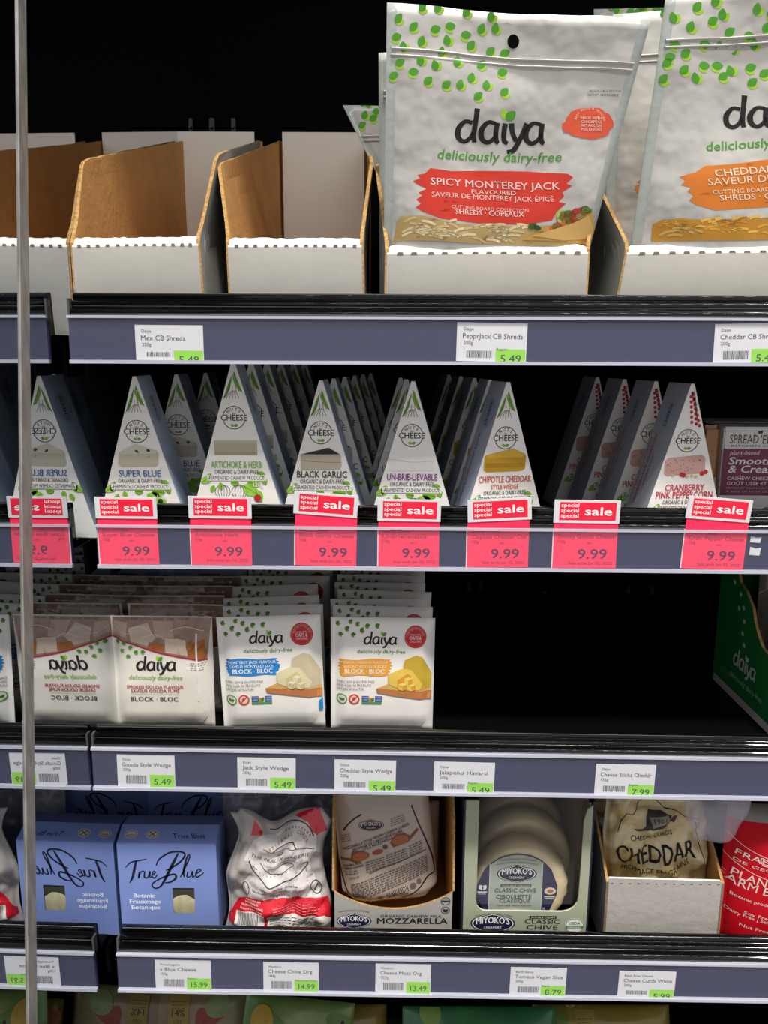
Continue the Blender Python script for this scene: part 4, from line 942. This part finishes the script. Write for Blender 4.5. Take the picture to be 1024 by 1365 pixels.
# red and white crinkled pouch
def fraux():
    Y = .70; b = base(3, 368, 1225, Y); s = .70/933; root = empty('crinkled_cheese_pouch', b, (-.02, 0, 0), label='crinkled white and red cheese pouch between the blue box and the kraft-lined tray', cat='pouch')
    W_, H_ = 146*s, at(380, 1078, Y).z-b.z
    def ol(v, u):
        if v < .5: q = 1-.10*(v/.5)
        else: q = .90-.12*math.sin((v-.5)/.5*math.pi*.75)
        if v > .82: q += .10*(v-.82)/.18
        return q, .002+.004*v+.003*math.sin(v*9)
    film = mat('grey_clear_film', 'b9b0aa', .2, .55, bump=.5, bscale=35, bdist=.005, coat=.5, var=.25, vscale=25)
    F, gx, gz = soft('pouch', root, W_, H_, .034, film, 3, .0085, 36, ol, nx=40, nz=44, topf=lambda u: 1-.11*math.exp(-((u+.15)/.38)**2)-.04*(u < -.8)-.10*max(0, u-.8)/.2)
    sc = W_/920; A = Art(510, 1105, sc); A.oy = 1105+(H_/sc-1000)*0+40; A.oy = H_/sc+115
    fl = mat('pouch_field', 'd3ccc8', .22, .55, coat=.5, bump=.3, bscale=45)
    A.poly([(320, 240), (560, 180), (700, 190), (880, 250), (900, 430), (840, 540), (880, 700), (900, 880), (250, 870), (240, 700), (330, 560), (190, 500), (230, 330)], fl); A.up()
    rd = mat('pouch_red', 'cf2030', .2, .55, coat=.6, bump=.3, bscale=45)
    A.poly([(640, 140), (850, 112), (960, 230), (890, 330), (830, 290), (760, 200)], rd); A.poly([(200, 300), (260, 160), (330, 220), (320, 250)], rd)
    A.poly([(250, 860), (560, 850), (950, 885), (965, 1120), (60, 1120), (60, 1060), (110, 960), (170, 880)], rd); A.up()
    k = '2a2728'
    A.stroke([(400, 180), (560, 160), (700, 190), (800, 260), (860, 330)], 8, k); A.stroke([(430, 360), (500, 310), (580, 300), (650, 330), (690, 380)], 9, k); A.stroke([(340, 355), (440, 352), (560, 360), (700, 385), (880, 420)], 5, k)
    A.arctext('ARTISANAL CURDS', 600, 500, 240, -145, -40, 26, '9a5a58', .01)
    for i in range(9): A.ell(560+i*32, 205+i*i*1.6, 5, 7, k, 8)
    A.text('THE FRAUX MAGERIE', 540, 472, 30, 600, '4a4446', shear=0); A.text('KOESTLICHER FRAUXMAGE', 560, 520, 13, 350, '7a7072')
    A.stroke([(560, 405), (530, 385), (500, 400), (530, 425), (560, 400), (540, 425)], 4, '4a4446')
    A.stroke([(240, 510), (300, 570), (390, 640), (480, 695), (600, 690), (730, 650), (820, 570), (828, 535), (780, 540)], 9, k); A.stroke([(350, 510), (430, 560), (480, 600), (580, 612), (660, 580), (690, 545), (600, 540), (440, 545)], 6, k)
    for i in range(14): A.ell(300+i*36, 545+80*math.sin(i/13*math.pi), 4, 5, k, 8)
    A.text('Dairy free · Soy free · Gluten free', 555, 742, 17, 340, k, bold=.01); A.text('Sans Produits Laitiers · Sans Soya · Sans Gluten', 550, 786, 17, 490, k, bold=.01); A.text('350 g/12.3 oz', 545, 836, 26, 180, k, shear=.1)
    A.ring(875, 790, 48, 60, 8, k); A.stroke([(850, 825), (900, 755)], 10, k, smooth=False); A.ring(245, 770, 30, 62, 6, k)
    for i, (x, y, wd) in enumerate(((230, 890, 140), (220, 915, 120), (180, 945, 200), (170, 975, 200))): A.text(('PRODUIT', 'BOTANIQUE', 'FRAUXMAGERIE ARTISANALE', 'Product of Ontario, Canada')[i], x, y, 16, wd, 'f0d8d6', 'l', bold=.01)
    A.lines(470, 925, 900, 5, 22, 11, 'e08a88', 2)
    A.poly([(130, 1000), (385, 985), (385, 1120), (120, 1120)], 'e5e0d8'); A.poly([(420, 1000), (900, 1020), (950, 1090), (950, 1120), (410, 1120)], 'e5e0d8'); A.up(); A.barcode(150, 1000, 330, 1110, '22242a'); A.lines(430, 1040, 880, 4, 24, 13, '5a565a', 5)
    A.build('front_print', root, F=clampF(F, W_, H_), gx=gx, gz=gz)
fraux()
# loose clear plastic behind the pouch
def cling(px, py, Y, W_, H_, seed, label, withlabel=True, al=.5, rx=-.1, zoff=0):
    b = base(3, px, py, Y); root = empty('clear_plastic_bag', b, (rx, 0, 0), label=label, cat='plastic bag')
    film = mat('clear_film', 'c2c3d4', .10, .6, alpha=al, bump=.6, bscale=60, coat=.6)
    F, gx, gz = soft('film', root, W_, H_, .02, film, seed, .010, 45, None, nx=36, nz=30)
    if withlabel:
        sc = .0007; A = Art(0, 0, sc, None); A.ox = 52; A.oy = H_/sc
        A.poly([(10, 3), (36, 1), (38, 18), (14, 22)], 'aeb0c0'); A.up(); A.text('8000105', 26, 17, 4.4, 20, '3a3a44', rot=-.12)
        A.build('sticker', root, F=clampF(F, W_, H_), gx=gx, gz=gz)
cling(375, 1180, .765, .125, .120, 5, 'crumpled clear plastic bag with a white sticker behind the red-white pouch')
# rows of similar boxes and pouches deeper on the fourth shelf
# open kraft-lined tray with a vacuum pouch
def mozz():
    Y = .685; a = at(443, 1200, Y); b = at(606, 1200, Y); X = (a.x+b.x)/2; zb = zs(3, X); W_ = b.x-a.x; sc = W_/163.; hw = W_/2
    root = empty('open_cheese_tray', (X, Y, zb), label='white printed tray with kraft lining and a scooped front, on the lowest shelf', cat='cardboard tray')
    zt = lambda y: at(524, y, Y).z-zb
    T = .0022
    ctop = []
    for i in range(17):
        u = i/16; x = -hw+W_*u; dip = math.sin(u*math.pi)**.8; ctop.append((x, zt(1187)+(zt(1212)-zt(1187))*dip))
    poly_ = [(-hw, 0), (hw, 0)]+ctop[::-1]
    slab('front_panel', poly_, lambda p, q, t: (p, T-t, q), T, [M_kraft, M_card, M_kedge], root)
    hs = .15
    for sd in (-1, 1):
        slab('side_panel', [(0, 0), (.20, 0), (.20, hs), (.03, hs), (.012, hs-.02), (.0, zt(1187))], lambda p, q, t, sd=sd: (sd*(hw-T+t), p, q), T, [M_kraft, mat('grey_green_board', '6e7a78', .6, var=.3, vscale=120), M_kedge], root)
    slab('back_panel', [(-hw, 0), (hw, 0), (hw, hs), (-hw, hs)], lambda p, q, t: (p, .20+t, q), T, [M_kraft, M_card, M_kedge], root)
    box('bottom_panel', -hw+.002, hw-.002, .003, .20, 0, .002, M_kraft, root)
    A = Art(524.5, 1187+zt(1187)/sc, sc)
    P = lambda x, y: (443+(x-20)*.166, 1050+y*.166)
    x, y = P(195, 1088); A.text('TRADITIONALLY CULTURED', x, y-11, 2.2, 42, '4a4a52', bend=lambda X: .006*X*X-1)
    logo_miyokos(A, x, y+3, 47)
    x, y = P(655, 1068); A.text('ORGANIC CASHEW MILK', x, y, 3.8, 82, '3a3a40', bold=.006); x, y = P(665, 1118); A.text('MOZZARELLA', x, y+1, 8, 94, '232329', bold=.03)
    x, y = P(930, 920); A.ring(x, y, 6, 5.5, .8, '3a3a40'); A.rect(x-5.5, y-1, x+5.5, y+1.2, '3a3a40'); A.text('USDA', x, y-1.8, 1.6, 7, '3a3a40'); x, y = P(930, 1003); A.ring(x, y, 5.6, 5, .8, '3a3a40'); A.leaf(x, y+3, 6, -2.1, '3a3a40'); A.leaf(x, y+3, 6, -1, '3a3a40')
    A.build('front_print', root)
    # pouch resting in the tray, twisted
    r2 = empty('vacuum_cheese_pouch', (X-.002, Y+.030, at(540, 1196, Y+.03).z), (-.08, -.10, 0), label='grey-brown pouch printed with pizza boards, askew in the scooped tray', cat='pouch')
    r0 = empty('vacuum_cheese_pouch', (X, Y+.08, zb+.004), (-.05, 0, 0), label='plain vacuum pouch hidden low behind the askew one in the scooped tray', cat='pouch')
    soft('pouch', r0, .10, .10, .03, mat('taupe_film', 'b2a396', .24, .55, coat=.4, bump=.25, bscale=45), 18, .002, 26)
    W2, H2 = .098, .125
    def ol(v, u): return (1.0-.02*v+(.0 if v > .1 else -.25*(.1-v)/.1*abs(u))), 0
    F, gx, gz = soft('pouch', r2, W2, H2, .022, mat('taupe_film', 'b2a396', .24, .55, coat=.4, bump=.25, bscale=45), 8, .0022, 26, ol, nx=30, nz=34)
    s2 = W2/860; A = Art(500, 885, s2)
    k = '2a2528'; a_ = -.26
    A.stroke([(140, 180), (180, 130), (250, 70), (320, 30)], 14, k); A.stroke([(770, -10), (820, 180), (880, 380), (910, 520), (915, 650)], 13, k); A.stroke([(60, 420), (90, 640), (130, 780), (155, 830)], 12, k)
    A.stroke([(915, 660), (850, 680), (780, 760), (700, 820), (600, 862)], 14, k)
    logo_miyokos(A, 395, 135, 230, '2a2830', 'cbbfb4')
    A.text('MOZZARELLA STYLE VEGAN CASHEW CHEESE', 430, 262, 24, 640, k, bold=.012, rot=a_-.06); A.text('FROMAGE DE CAJOU VÉGÉTALIEN', 440, 295, 24, 480, k, bold=.012, rot=a_-.06); A.text('STYLE MOZZARELLA', 440, 325, 22, 290, k, bold=.012, rot=a_-.06)
    A.poly([(85, 440), (180, 440), (200, 370), (290, 365), (355, 395), (345, 430), (230, 485), (180, 465), (88, 462)], '7a4a30'); A.poly([(545, 320), (590, 250), (680, 225), (730, 262), (800, 205), (812, 225), (745, 285), (700, 320), (570, 360)], '7a4a30'); A.up()
    A.ell(270, 420, 72, 42, 'a5613c', rot=-.2); A.ell(640, 292, 75, 45, 'a5613c', rot=-.3); A.ell(430, 388, 50, 22, '9c4232', rot=-.2); A.ell(500, 350, 22, 20, '5a4a40')
    A.up(); A.text('Nutrition Facts', 195, 505, 20, 170, k, rot=a_, bold=.02); A.text('Valeur nutritive', 205, 530, 20, 180, k, rot=a_, bold=.02); A.text('Calories 60', 195, 625, 16, 100, k, rot=a_, bold=.01)
    def L_(x0, y0, x1, y1, n, dy, cap, seed):
        r = random.Random(seed)
        for i in range(n):
            t = 0; Ls = math.hypot(x1-x0, y1-y0)
            while t < Ls:
                wl = r.uniform(15, 45); A.stroke([(x0+(x1-x0)*t/Ls, y0+(y1-y0)*t/Ls+i*dy), (x0+(x1-x0)*min(Ls, t+wl)/Ls, y0+(y1-y0)*min(Ls, t+wl)/Ls+i*dy)], cap, '5f5450', smooth=False); t += wl+9
    L_(120, 575, 240, 545, 2, 22, 7, 1); L_(310, 480, 480, 440, 5, 22, 7, 2); L_(500, 430, 690, 380, 5, 22, 7, 3); L_(710, 360, 830, 325, 5, 22, 7, 4)
    A.stroke([(335, 580), (860, 415)], 6, k, smooth=False); A.lines
    L_(160, 690, 860, 470, 8, 21, 8, 6); L_(570, 90, 700, 60, 4, 20, 5, 7); L_(110, 230, 200, 200, 4, 20, 5, 9)
    A.text('226 g', 215, 800, 32, 92, k, rot=a_*.6); A.ell(412, 822, 28, 24, '8a6a42'); A.ell(712, 738, 30, 28, '6a605a'); A.ell(768, 705, 20, 26, '6a605a')
    A.poly([(470, 770), (655, 715), (668, 790), (485, 838)], 'beb1a4'); A.up()
    r = random.Random(3); t = 0
    while t < 1:
        w_ = r.uniform(.012, .04); x = 472+186*t; y = 772-55*t; A.poly([(x, y), (x+186*w_, y-55*w_), (x+186*w_+14, y-55*w_+64), (x+14, y+64)], k); t += w_+r.uniform(.015, .035)
    A.build('front_print', r2, F=clampF(F, W2, H2), gx=gx, gz=gz)
mozz()
# round cheese in a windowed carton
def chive():
    Y = .685; a = at(618, 1200, Y); b = at(783, 1200, Y); X = (a.x+b.x)/2; zb = zs(3, X); W_ = b.x-a.x; sc = W_/165.; hw = W_/2
    root = empty('windowed_cheese_carton', (X, Y, zb), (0, 0, -.012), label='grey-green carton with a large window showing a round cheese, lowest shelf', cat='cheese carton')
    z = lambda y: at(700, y, Y).z-zb
    M_gg = mat('sage_board', 'a3a78f', .5, .35); M_nv = mat('navy_board', '23263a', .5, .35); T = .002; top = z(1068)
    xi0, xi1 = (635-618)*sc-hw, (771-618)*sc-hw; zl = z(1215)
    # front frame: left post, right post, curved sill in one board with rounded corners
    inner = [(xi0, top), (xi0, zl+.010)]+[(xi0+.010-.010*math.cos(t), zl+.010-.010*math.sin(t)) for t in (.4, .8, 1.2, 1.57)]+[(xi1-.016+.016*math.sin(t), zl+.016-.016*math.cos(t)) for t in (0, .4, .8, 1.2)]+[(xi1, zl+.018), (xi1+.001, top-.02), (xi1+.004, top-.008)]
    poly_ = [(-hw, 0), (hw, 0), (hw, top-.004)]+[(hw, top-.004)][:0]+inner[::-1]+[(-hw, top)]
    tri = tessellate_polygon([[Vector((p[0], p[1], 0)) for p in poly_]]); n = len(poly_)
    V = [(p[0], 0, p[1]) for p in poly_]+[(p[0], T, p[1]) for p in poly_]
    fs = [tuple(t) for t in tri]+[tuple(i+n for i in t) for t in tri]+[(i, (i+1) % n, n+(i+1) % n, n+i) for i in range(n)]
    mesh('front_board', V, fs, [M_gg, mat('sage_edge', 'c9cbb8', .6)], root, [0]*(2*len(tri))+[1]*n)
    for sd in (-1, 1): box('side_board', min(sd*hw, sd*(hw+T)), max(sd*hw, sd*(hw+T)), .0005, .20, 0, top, M_nv, root); 
    box('inner_lining', hw-.003, hw-.001, .003, .19, .003, top-.003, mat('taupe_lining', '7b6c5c', .7), root)
    box('back_board', -hw, hw, .20, .202, 0, top, mat('taupe_lining', '7b6c5c', .7), root); box('bottom_board', -hw, hw, .002, .20, 0, .002, M_nv, root)
    A = Art(700.5, 1215+zl/sc, sc); P = lambda x, y: (618+(x-105)*.2005, 1050+y*.1953)
    x, y = P(310, 880); A.text('TRADITIONALLY CULTURED', x, y+1, 2.4, 50, '3a3a3a', bend=lambda X: .007*X*X-2.5)
    logo_miyokos(A, x-1, y+12, 60)
    x, y = P(638, 887); A.rect(x-18, y-2, x+18, y+2.2, '33332e'); A.up(); A.text('DOUBLE CREAM', x, y+1.4, 2.4, 31, 'c9cbb8', bold=.01)
    x, y = P(635, 935); A.text('CLASSIC', x, y, 6.6, 47, '2e2e2a'); A.text('CHIVE', x, y+9, 6.6, 42, '2e2e2a')
    x, y = P(850, 945); A.ell(x, y+1, 13, 11.5, 'e8e6de', 24); A.up(); A.ring(x, y+1, 12, 10.6, .8, '3d6a4e'); A.rect(x-11.5, y+1.2, x+11.5, y+6, '3d7a55'); A.up(); A.text('USDA', x, y-1, 4, 15, '3a5a4a', bold=.01); A.text('ORGANIC', x, y+5, 3, 19, 'e8e6de', bold=.02)
    A.build('front_print', root)
    # wheels of cheese standing on edge inside
    def wheel(px, py, Yw, R, label, labelled):
        pc = at(px, py, Yw); w2 = empty('round_cheese', (pc.x, Yw, zb+.003), label=label, cat='cheese', group='round cheeses standing in the windowed carton')
        bm = bmesh.new(); N = 48; rings = [(0, .0), (.55, 0), (.8, .0), (.9, .0008), (.965, .004), (1, .010), (1.0, .022), (.95, .028), (0, .029)]
        vv = []
        for q, yy in rings:
            if q == 0: vv.append([bm.verts.new((0, yy, R))]); continue
            vv.append([bm.verts.new((R*q*math.cos(i/N*2*math.pi)*(1+.012*math.sin(i*1.9)*(q > .85)), yy+.0009*math.sin(i*2.3+q*9)*(q > .8), R+R*q*math.sin(i/N*2*math.pi)*(1+.010*math.sin(i*2.7)*(q > .85)))) for i in range(N)])
        for r0, r1 in zip(vv, vv[1:]):
            for i in range(N):
                j = (i+1) % N
                if len(r0) == 1: bm.faces.new((r0[0], r1[i], r1[j]))
                elif len(r1) == 1: bm.faces.new((r0[i], r1[0], r0[j]))
                else: bm.faces.new((r0[i], r1[i], r1[j], r0[j]))
        bmesh.ops.recalc_face_normals(bm, faces=bm.faces[:]); me = bpy.data.meshes.new('rind'); bm.to_mesh(me); bm.free()
        me.materials.append(mat('rind', 'ead6aa', .3, .5, coat=.5, bump=.5, bscale=55, var=.18, vscale=25)); me.polygons.foreach_set('use_smooth', [True]*len(me.polygons))
        ob = bpy.data.objects.new('rind', me); C.objects.link(ob); ob.parent = w2
        if labelled:
            s3 = R/330.; A = Art(478, 685+R/s3, s3); A.oy = 685+R/s3*1.0
            cx_, cy_ = 478, 685; nav = '262c52'
            # navy disc left and right of the sage band; all cut to the disc
            def disc(r_, x0, x1, m_):
                P_ = []
                for i in range(13): xx = x0+(x1-x0)*i/12; P_.append((xx, cy_-math.sqrt(max(0, r_*r_-(xx-cx_)**2))))
                for i in range(13): xx = x1+(x0-x1)*i/12; P_.append((xx, cy_+math.sqrt(max(0, r_*r_-(xx-cx_)**2))))
                A.poly(P_, m_)
            cx_ = 442; disc(282, 165, 722, nav); A.up(); disc(272, 245, 615, 'a9b3a6'); A.up()
            A.rect(245, 470, 249, 900, 'd8dcd0'); A.rect(611, 470, 615, 900, 'd8dcd0')
            A.text('TRADITIONALLY CULTURED', 440, 462, 14, 250, '4a4f4a', bend=lambda X: .0009*X*X-10); A.text('FERMENTATION TRADITIONNELLE', 435, 486, 12, 290, '4a4f4a', bend=lambda X: .0009*X*X-10)
            logo_miyokos(A, 435, 560, 278)
            A.rect(325, 640, 540, 662, '4a4f4a'); A.up(); A.text('DOUBLE CREAM', 432, 658, 11, 190, 'c9cfc4')
            A.text('CLASSIC CHIVE', 430, 702, 30, 290, '3c4240'); A.text('CIBOULETTE', 420, 752, 30, 245, '3c4240'); A.text('CLASSIQUE', 428, 783, 26, 215, '3c4240')
            A.text('VEGAN CHEESE · PRODUIT VÉGÉTALIEN', 425, 812, 11, 240, '5a605a'); A.poly([(350, 835), (420, 825), (560, 845), (560, 856), (350, 856)], 'd0cfc0')
            A.leaf(200, 685, 45, -2.1, 'd8dae2'); A.leaf(200, 685, 45, -1.0, 'd8dae2'); A.rect(165, 697, 232, 706, 'd8dae2'); A.text('CERTIFIED', 198, 722, 9, 50, 'd8dae2')
            A.ell(672, 692, 40, 28, 'd9cfb8', 20); A.up(); A.ell(672, 692, 22, 14, 'b8653a'); A.rect(632, 730, 706, 741, 'c8cad4'); A.rect(636, 747, 700, 756, 'c8cad4'); A.text('9', 632, 845, 24, None, 'c8cad4')
            A.build('label', w2, F=lambda x, zz, off: (x, -off-.0003, zz))
        return w2
    Rr = .0495
    wheel(696, 1190, Y+.016, .0475, 'round cheese with a navy and sage label, front of the windowed carton', True)
    wheel(697, 1180, Y+.055, .051, 'plain round cheese right behind the labelled one', False); wheel(690, 1180, Y+.098, .051, 'rearmost round cheese in the windowed carton', False)
    r3 = empty('clear_window_film', (X+(xi0+xi1)/2, Y+.0105, zb+zl), label='clear film stretched behind the window of the grey-green carton', cat='plastic film')
    soft('film', r3, xi1-xi0+.003, top-zl-.002, .002, mat('clear_film_soft', 'c8c2ba', .10, .4, alpha=.04, bump=.3, bscale=40), 12, .0012, 30, None)
chive()
# white tray of curds
def curds():
    Y = .685; a = at(807, 1200, Y); b = at(963, 1200, Y); X = (a.x+b.x)/2; zb = zs(3, X); W_ = b.x-a.x; sc = W_/156.; hw = W_/2
    root = empty('white_curd_tray', (X, Y, zb), (0, 0, -.01), label='plain white cardboard tray holding bags of curds, right part of the lowest shelf', cat='cardboard tray')
    hf = at(880, 1174, Y).z-zb; d = .20; hb = .125; T = .0025
    pl = [(-hw, 0), (hw-.001, 0), (hw, hf-.004), (hw-.004, hf), (-hw+.003, hf+.002), (-hw, hf-.003)]
    slab('front_panel', pl, lambda p, q, t: (p, T-t, q), T, [M_kraft, mat('scuffed_white', 'b0aaa4', .8, .15, bump=.5, bscale=90, var=.06, vscale=60), M_cardw], root)
    A = Art(0, 0, 1)
    for i in range(13): u = -hw*.9+1.8*hw*i/12; A.rect(u-.0014, -(hf-.0032), u+.0014, -(hf-.0042), M_dark)
    A.build('fold_slots', root, F=lambda x, zz, o: (x, -o, zz))
    for sd in (-1, 1): slab('side_panel', [(0, 0), (d, 0), (d, hb), (.06, hb-.01), (.02, hf+.012), (0, hf-.002)], lambda p, q, t, sd=sd: (sd*(hw-T+t), p, q), T, [M_kraft, mat('greyed_board', '948f8c', .8), M_kedge], root)
    slab('back_panel', [(-hw, 0), (hw, 0), (hw, hb), (-hw, hb)], lambda p, q, t: (p, d+t, q), T, [M_kraft, M_card, M_kedge], root); box('bottom_panel', -hw+.003, hw-.003, .003, d, 0, .002, M_kraft, root)
    M_curd = mat('curd_film', 'e0d2a6', .2, .55, coat=.5, bump=.6, bscale=45, bdist=.005, var=.3, vscale=45, col2='b49c62')
    def bagc(dx, dy, seed, label, art):
        r2 = empty('curd_bag', (X+dx, Y+dy, zb+.004), (-.06, -.05, 0), label=label, cat='bag', group='bags of cheese curds in the white tray')
        W2, H2 = .106, at(890, 1050, Y).z-zb+.012
        F, gx, gz = soft('bag', r2, W2, H2, .036, M_curd, seed, .011, 46, lambda v, u: (1-.18*max(0, v-.55)/.45-.12*max(0, .3-v), .0), nx=36, nz=42)
        if art:
            s2 = .000192; A = Art(468, (H2-.022)/s2, s2); k = '241f1c'
            A.stroke([(262, 265), (278, 185), (312, 182), (400, 90), (490, 165), (540, 178), (600, 215), (680, 245)], 4.5, k, smooth=False); A.stroke([(655, 255), (680, 360), (692, 515)], 5, k, smooth=False); A.stroke([(262, 265), (250, 300)], 4, k)
            A.poly([(385, 200), (400, 172), (470, 172), (520, 200), (520, 240), (460, 265), (390, 250), (350, 290), (330, 285), (375, 240)], '3a3632'); A.poly([(520, 215), (562, 215), (545, 260), (520, 240)], '3a3632'); A.up(); A.poly([(400, 205), (500, 190), (515, 235), (410, 245)], '8a8478'); A.up(); A.text('1901', 455, 228, 22, 66, '2a2622', bold=.01, rot=-.02)
            A.text('CHEESE CURDS', 425, 335, 26, 225, k, bold=.006, rot=-.05, shear=0)
            A.text('CHEDDAR', 445, 465, 95, 400, k, bold=.0, rot=-.04, bend=lambda X: -.0006*X*X+10); A.text('CHEDDAR', 449, 465, 95, 400, k, bold=.0, rot=-.04, bend=lambda X: -.0006*X*X+10)
            A.text('FROMAGE EN GRAINS', 445, 512, 26, 350, k, bold=.006, rot=-.05, bend=lambda X: -.0009*X*X+14)
            A.build('front_print', r2, F=clampF(F, W2, H2), gx=gx, gz=gz)
    bagc(.006, .034, 5, 'clear bag of pale cheese curds with black lettering, in the white tray', True)
    bagc(-.005, .075, 9, 'bag of cheese curds in the shade behind the lettered one', False); bagc(.004, .125, 11, 'rearmost bag of cheese curds in the white tray', False)
curds()
# red pouch at the right edge
def redpouch():
    Y = .70; b = base(3, 1045, 1235, Y); root = empty('red_cheese_pouch', b, (0, 0, -.06), label='red pouch with white lettering at the right edge of the lowest shelf', cat='pouch')
    H_ = at(1000, 1088, Y).z-b.z; W_ = .135
    def m_(u, v): return 1 if v > .90 else 0
    F, gx, gz = soft('pouch', root, W_, H_+.012, .05, None, 4, .0012, 20, None, midx=m_, mats=[mat('red_film', 'c0101e', .5, .12, coat=0, bump=.1, bscale=40), mat('grey_top', '8a8078', .3, .5)])
    # art units: photo px * 4.196, x from 780
    sc = W_/((1132-958)*4.196*.98); A = Art((1045-780)*4.196, H_/sc+160, sc); k = 'e8cfc8'; r_ = .14
    A.stroke([(760, 250), (850, 300), (960, 335), (1100, 350)], 3, k); A.stroke([(740, 365), (850, 420), (960, 455), (1100, 480)], 3, k)
    A.text('FRAUXMAGERIE', 790, 345, 32, 480, k, 'l', bold=.01, rot=.20, bend=lambda X: -.0004*(X)**2*.6); A.text('DE GEORGIA', 785, 382, 16, 300, k, 'l', rot=.22, bend=lambda X: -.0004*X*X)
    A.stroke([(900, 350), (905, 332), (940, 345), (975, 335), (980, 362), (945, 375), (915, 372), (900, 350)], 5, k); A.stroke([(915, 345), (960, 365), (970, 340), (930, 368)], 4, k)
    A.text('PLANT BASED', 780, 470, 44, 420, k, 'l', bold=-.0, rot=.17); A.text('FARM BOTANIC', 735, 510, 46, 490, k, 'l', bold=.0, rot=.16)
    for i, (t, x, y, wd) in enumerate((('Botanic product | parmesan', 785, 585, 360), ('Soy Free | Sans soja', 850, 670, 300), ('Dairy Free | Sans produits laitiers', 770, 680, 420), ('Nut Free | Sans noix', 835, 745, 330))): A.text(t, x, y, 17, wd, k, 'l', rot=.13, bold=.008)
    A.build('front_print', root, F=clampF(F, W_, H_), gx=gx, gz=gz)
redpouch()
# glossy clear corner hanging over the curds
def clearlump():
    Y = .70; p = at(948, 1110, Y); r2 = empty('clear_plastic_bag', (p.x, Y-.012, p.z), (0, 0, 0), label='shiny clear plastic bag corner between the curds and the red pouch', cat='plastic bag')
    F, gx, gz = soft('film', r2, .062, .050, .018, mat('milky_film', 'd4d0de', .08, .6, alpha=.30, bump=.5, bscale=40, coat=.7), 15, .004, 35, lambda v, u: (.55+.45*min(1, v*1.6), -.004*(1-v)))
clearlump()

# ------------------------------------------------------------------ lowest deck: patterned pouches only their tops show
M_deck = M_shelf
zf = at(500, 1365, .72).z-.09
o = box('trim_2', -.24, 1.25, .66, 1.19, zf-.02, zf, M_deck); tag(o, kind='structure')
def slice_pouch(px, py, Y, wd, hue, label, rz=0, roll=0, lean=-.35, tx=None):
    p = at(px, py, Y); h = (p.z-zf)/math.cos(lean); root = empty('cheese_slice_pouch', (p.x, Y-.02, zf), (lean, roll, rz), label=label, cat='pouch', group='patterned pouches on the lowest deck')
    film = mat('pattern_'+hue, {'g': '7a8a4a', 'r': '94604c', 'o': '8a7a3c', 't': '3f7a4a'}[hue], .3, .5, coat=.3, bump=.2, bscale=25, var=.5, vscale=16, col2={'g': '4e7a3a', 'r': '8c9870', 'o': 'a2903e', 't': '2f6a4a'}[hue])
    F, gx, gz = soft('pouch', root, wd, h, .03, film, len(label), .003, 22, None, nx=22, nz=20)
    A = Art(0, h*1000, .001); r = random.Random(int(px)); W2 = wd*500
    for i in range(9):
        x = r.uniform(-W2, W2)*.9; y = r.uniform(4, 60); A.ell(x, y, r.uniform(9, 18), r.uniform(7, 13), r.choice({'g': ('9a5a3a', 'b0903a', '5c7a3c'), 'r': ('9a4a40', '9a4a40', '8c9c6a'), 'o': ('6a8a3a', 'a8603a', '9c8c3a'), 't': ('2f7a5a', '7a9a4a', '3c8a4c')}[hue]), rot=r.uniform(0, 3)); A.up()
        if r.random() < .3: A.ell(x+2, y-1, 2, 2.3, '2a1a14', 10)
    if tx:
        A.up(); A.rect(tx-12, 2, tx+12, 44, 'a08c4a'); A.up(); A.text('14%', tx, 24, 7, 15, '3a3018', bold=.01); A.lines(tx-9, 10, tx+9, 3, 3, 1.2, '5a4a24'); A.text('OFF', tx, 32, 4, 10, '5a4a24')
    A.build('front_print', root, F=clampF(F, wd, h), gx=gx, gz=gz)
slice_pouch(250, 1318, .80, .155, 'r', 'reddish-green patterned pouch on the lowest deck nearest the mirror', tx=-6)
slice_pouch(430, 1337, .79, .15, 'o', 'olive patterned pouch on the lowest deck, under the middle price tags', tx=-16)
slice_pouch(385, 1345, .73, .12, 'g', 'dull green patterned pouch on the lowest deck, in front of the reddish one', roll=.12)
slice_pouch(520, 1342, .83, .12, 'g', 'green patterned pouch farther back on the lowest deck')
slice_pouch(640, 1352, .74, .17, 't', 'teal green patterned pouch on the lowest deck, lowest in view')
slice_pouch(800, 1338, .79, .16, 'o', 'orange-olive patterned pouch on the lowest deck, towards the right', tx=-22)
# small clips on the black back panel
for i, (px, py) in enumerate(((283, 166), (311, 166), (838, 789), (869, 789), (625, 782), (641, 782), (727, 796))):
    p = at(px, py, 1.212); r = empty('wall_clip', p, label='metal clip on the black back panel, %s' % ('upper left one', 'upper one above the second tray', 'left of the pair above the empty shelf', 'right of the pair above the empty shelf', 'left of the faint pair by the packs', 'right of the faint pair by the packs', 'single faint one in the empty space')[i], cat='clip', group='metal clips on the back panel')
    m_ = mat('clip_metal', '3a3a3c', .45, .4)
    box('plate', -.003, .003, 0, .006, -.009, .009, m_, r, bev=.0008); box('hook', -.0018, .0018, -.006, .001, -.006, -.002, m_, r, bev=.0006)
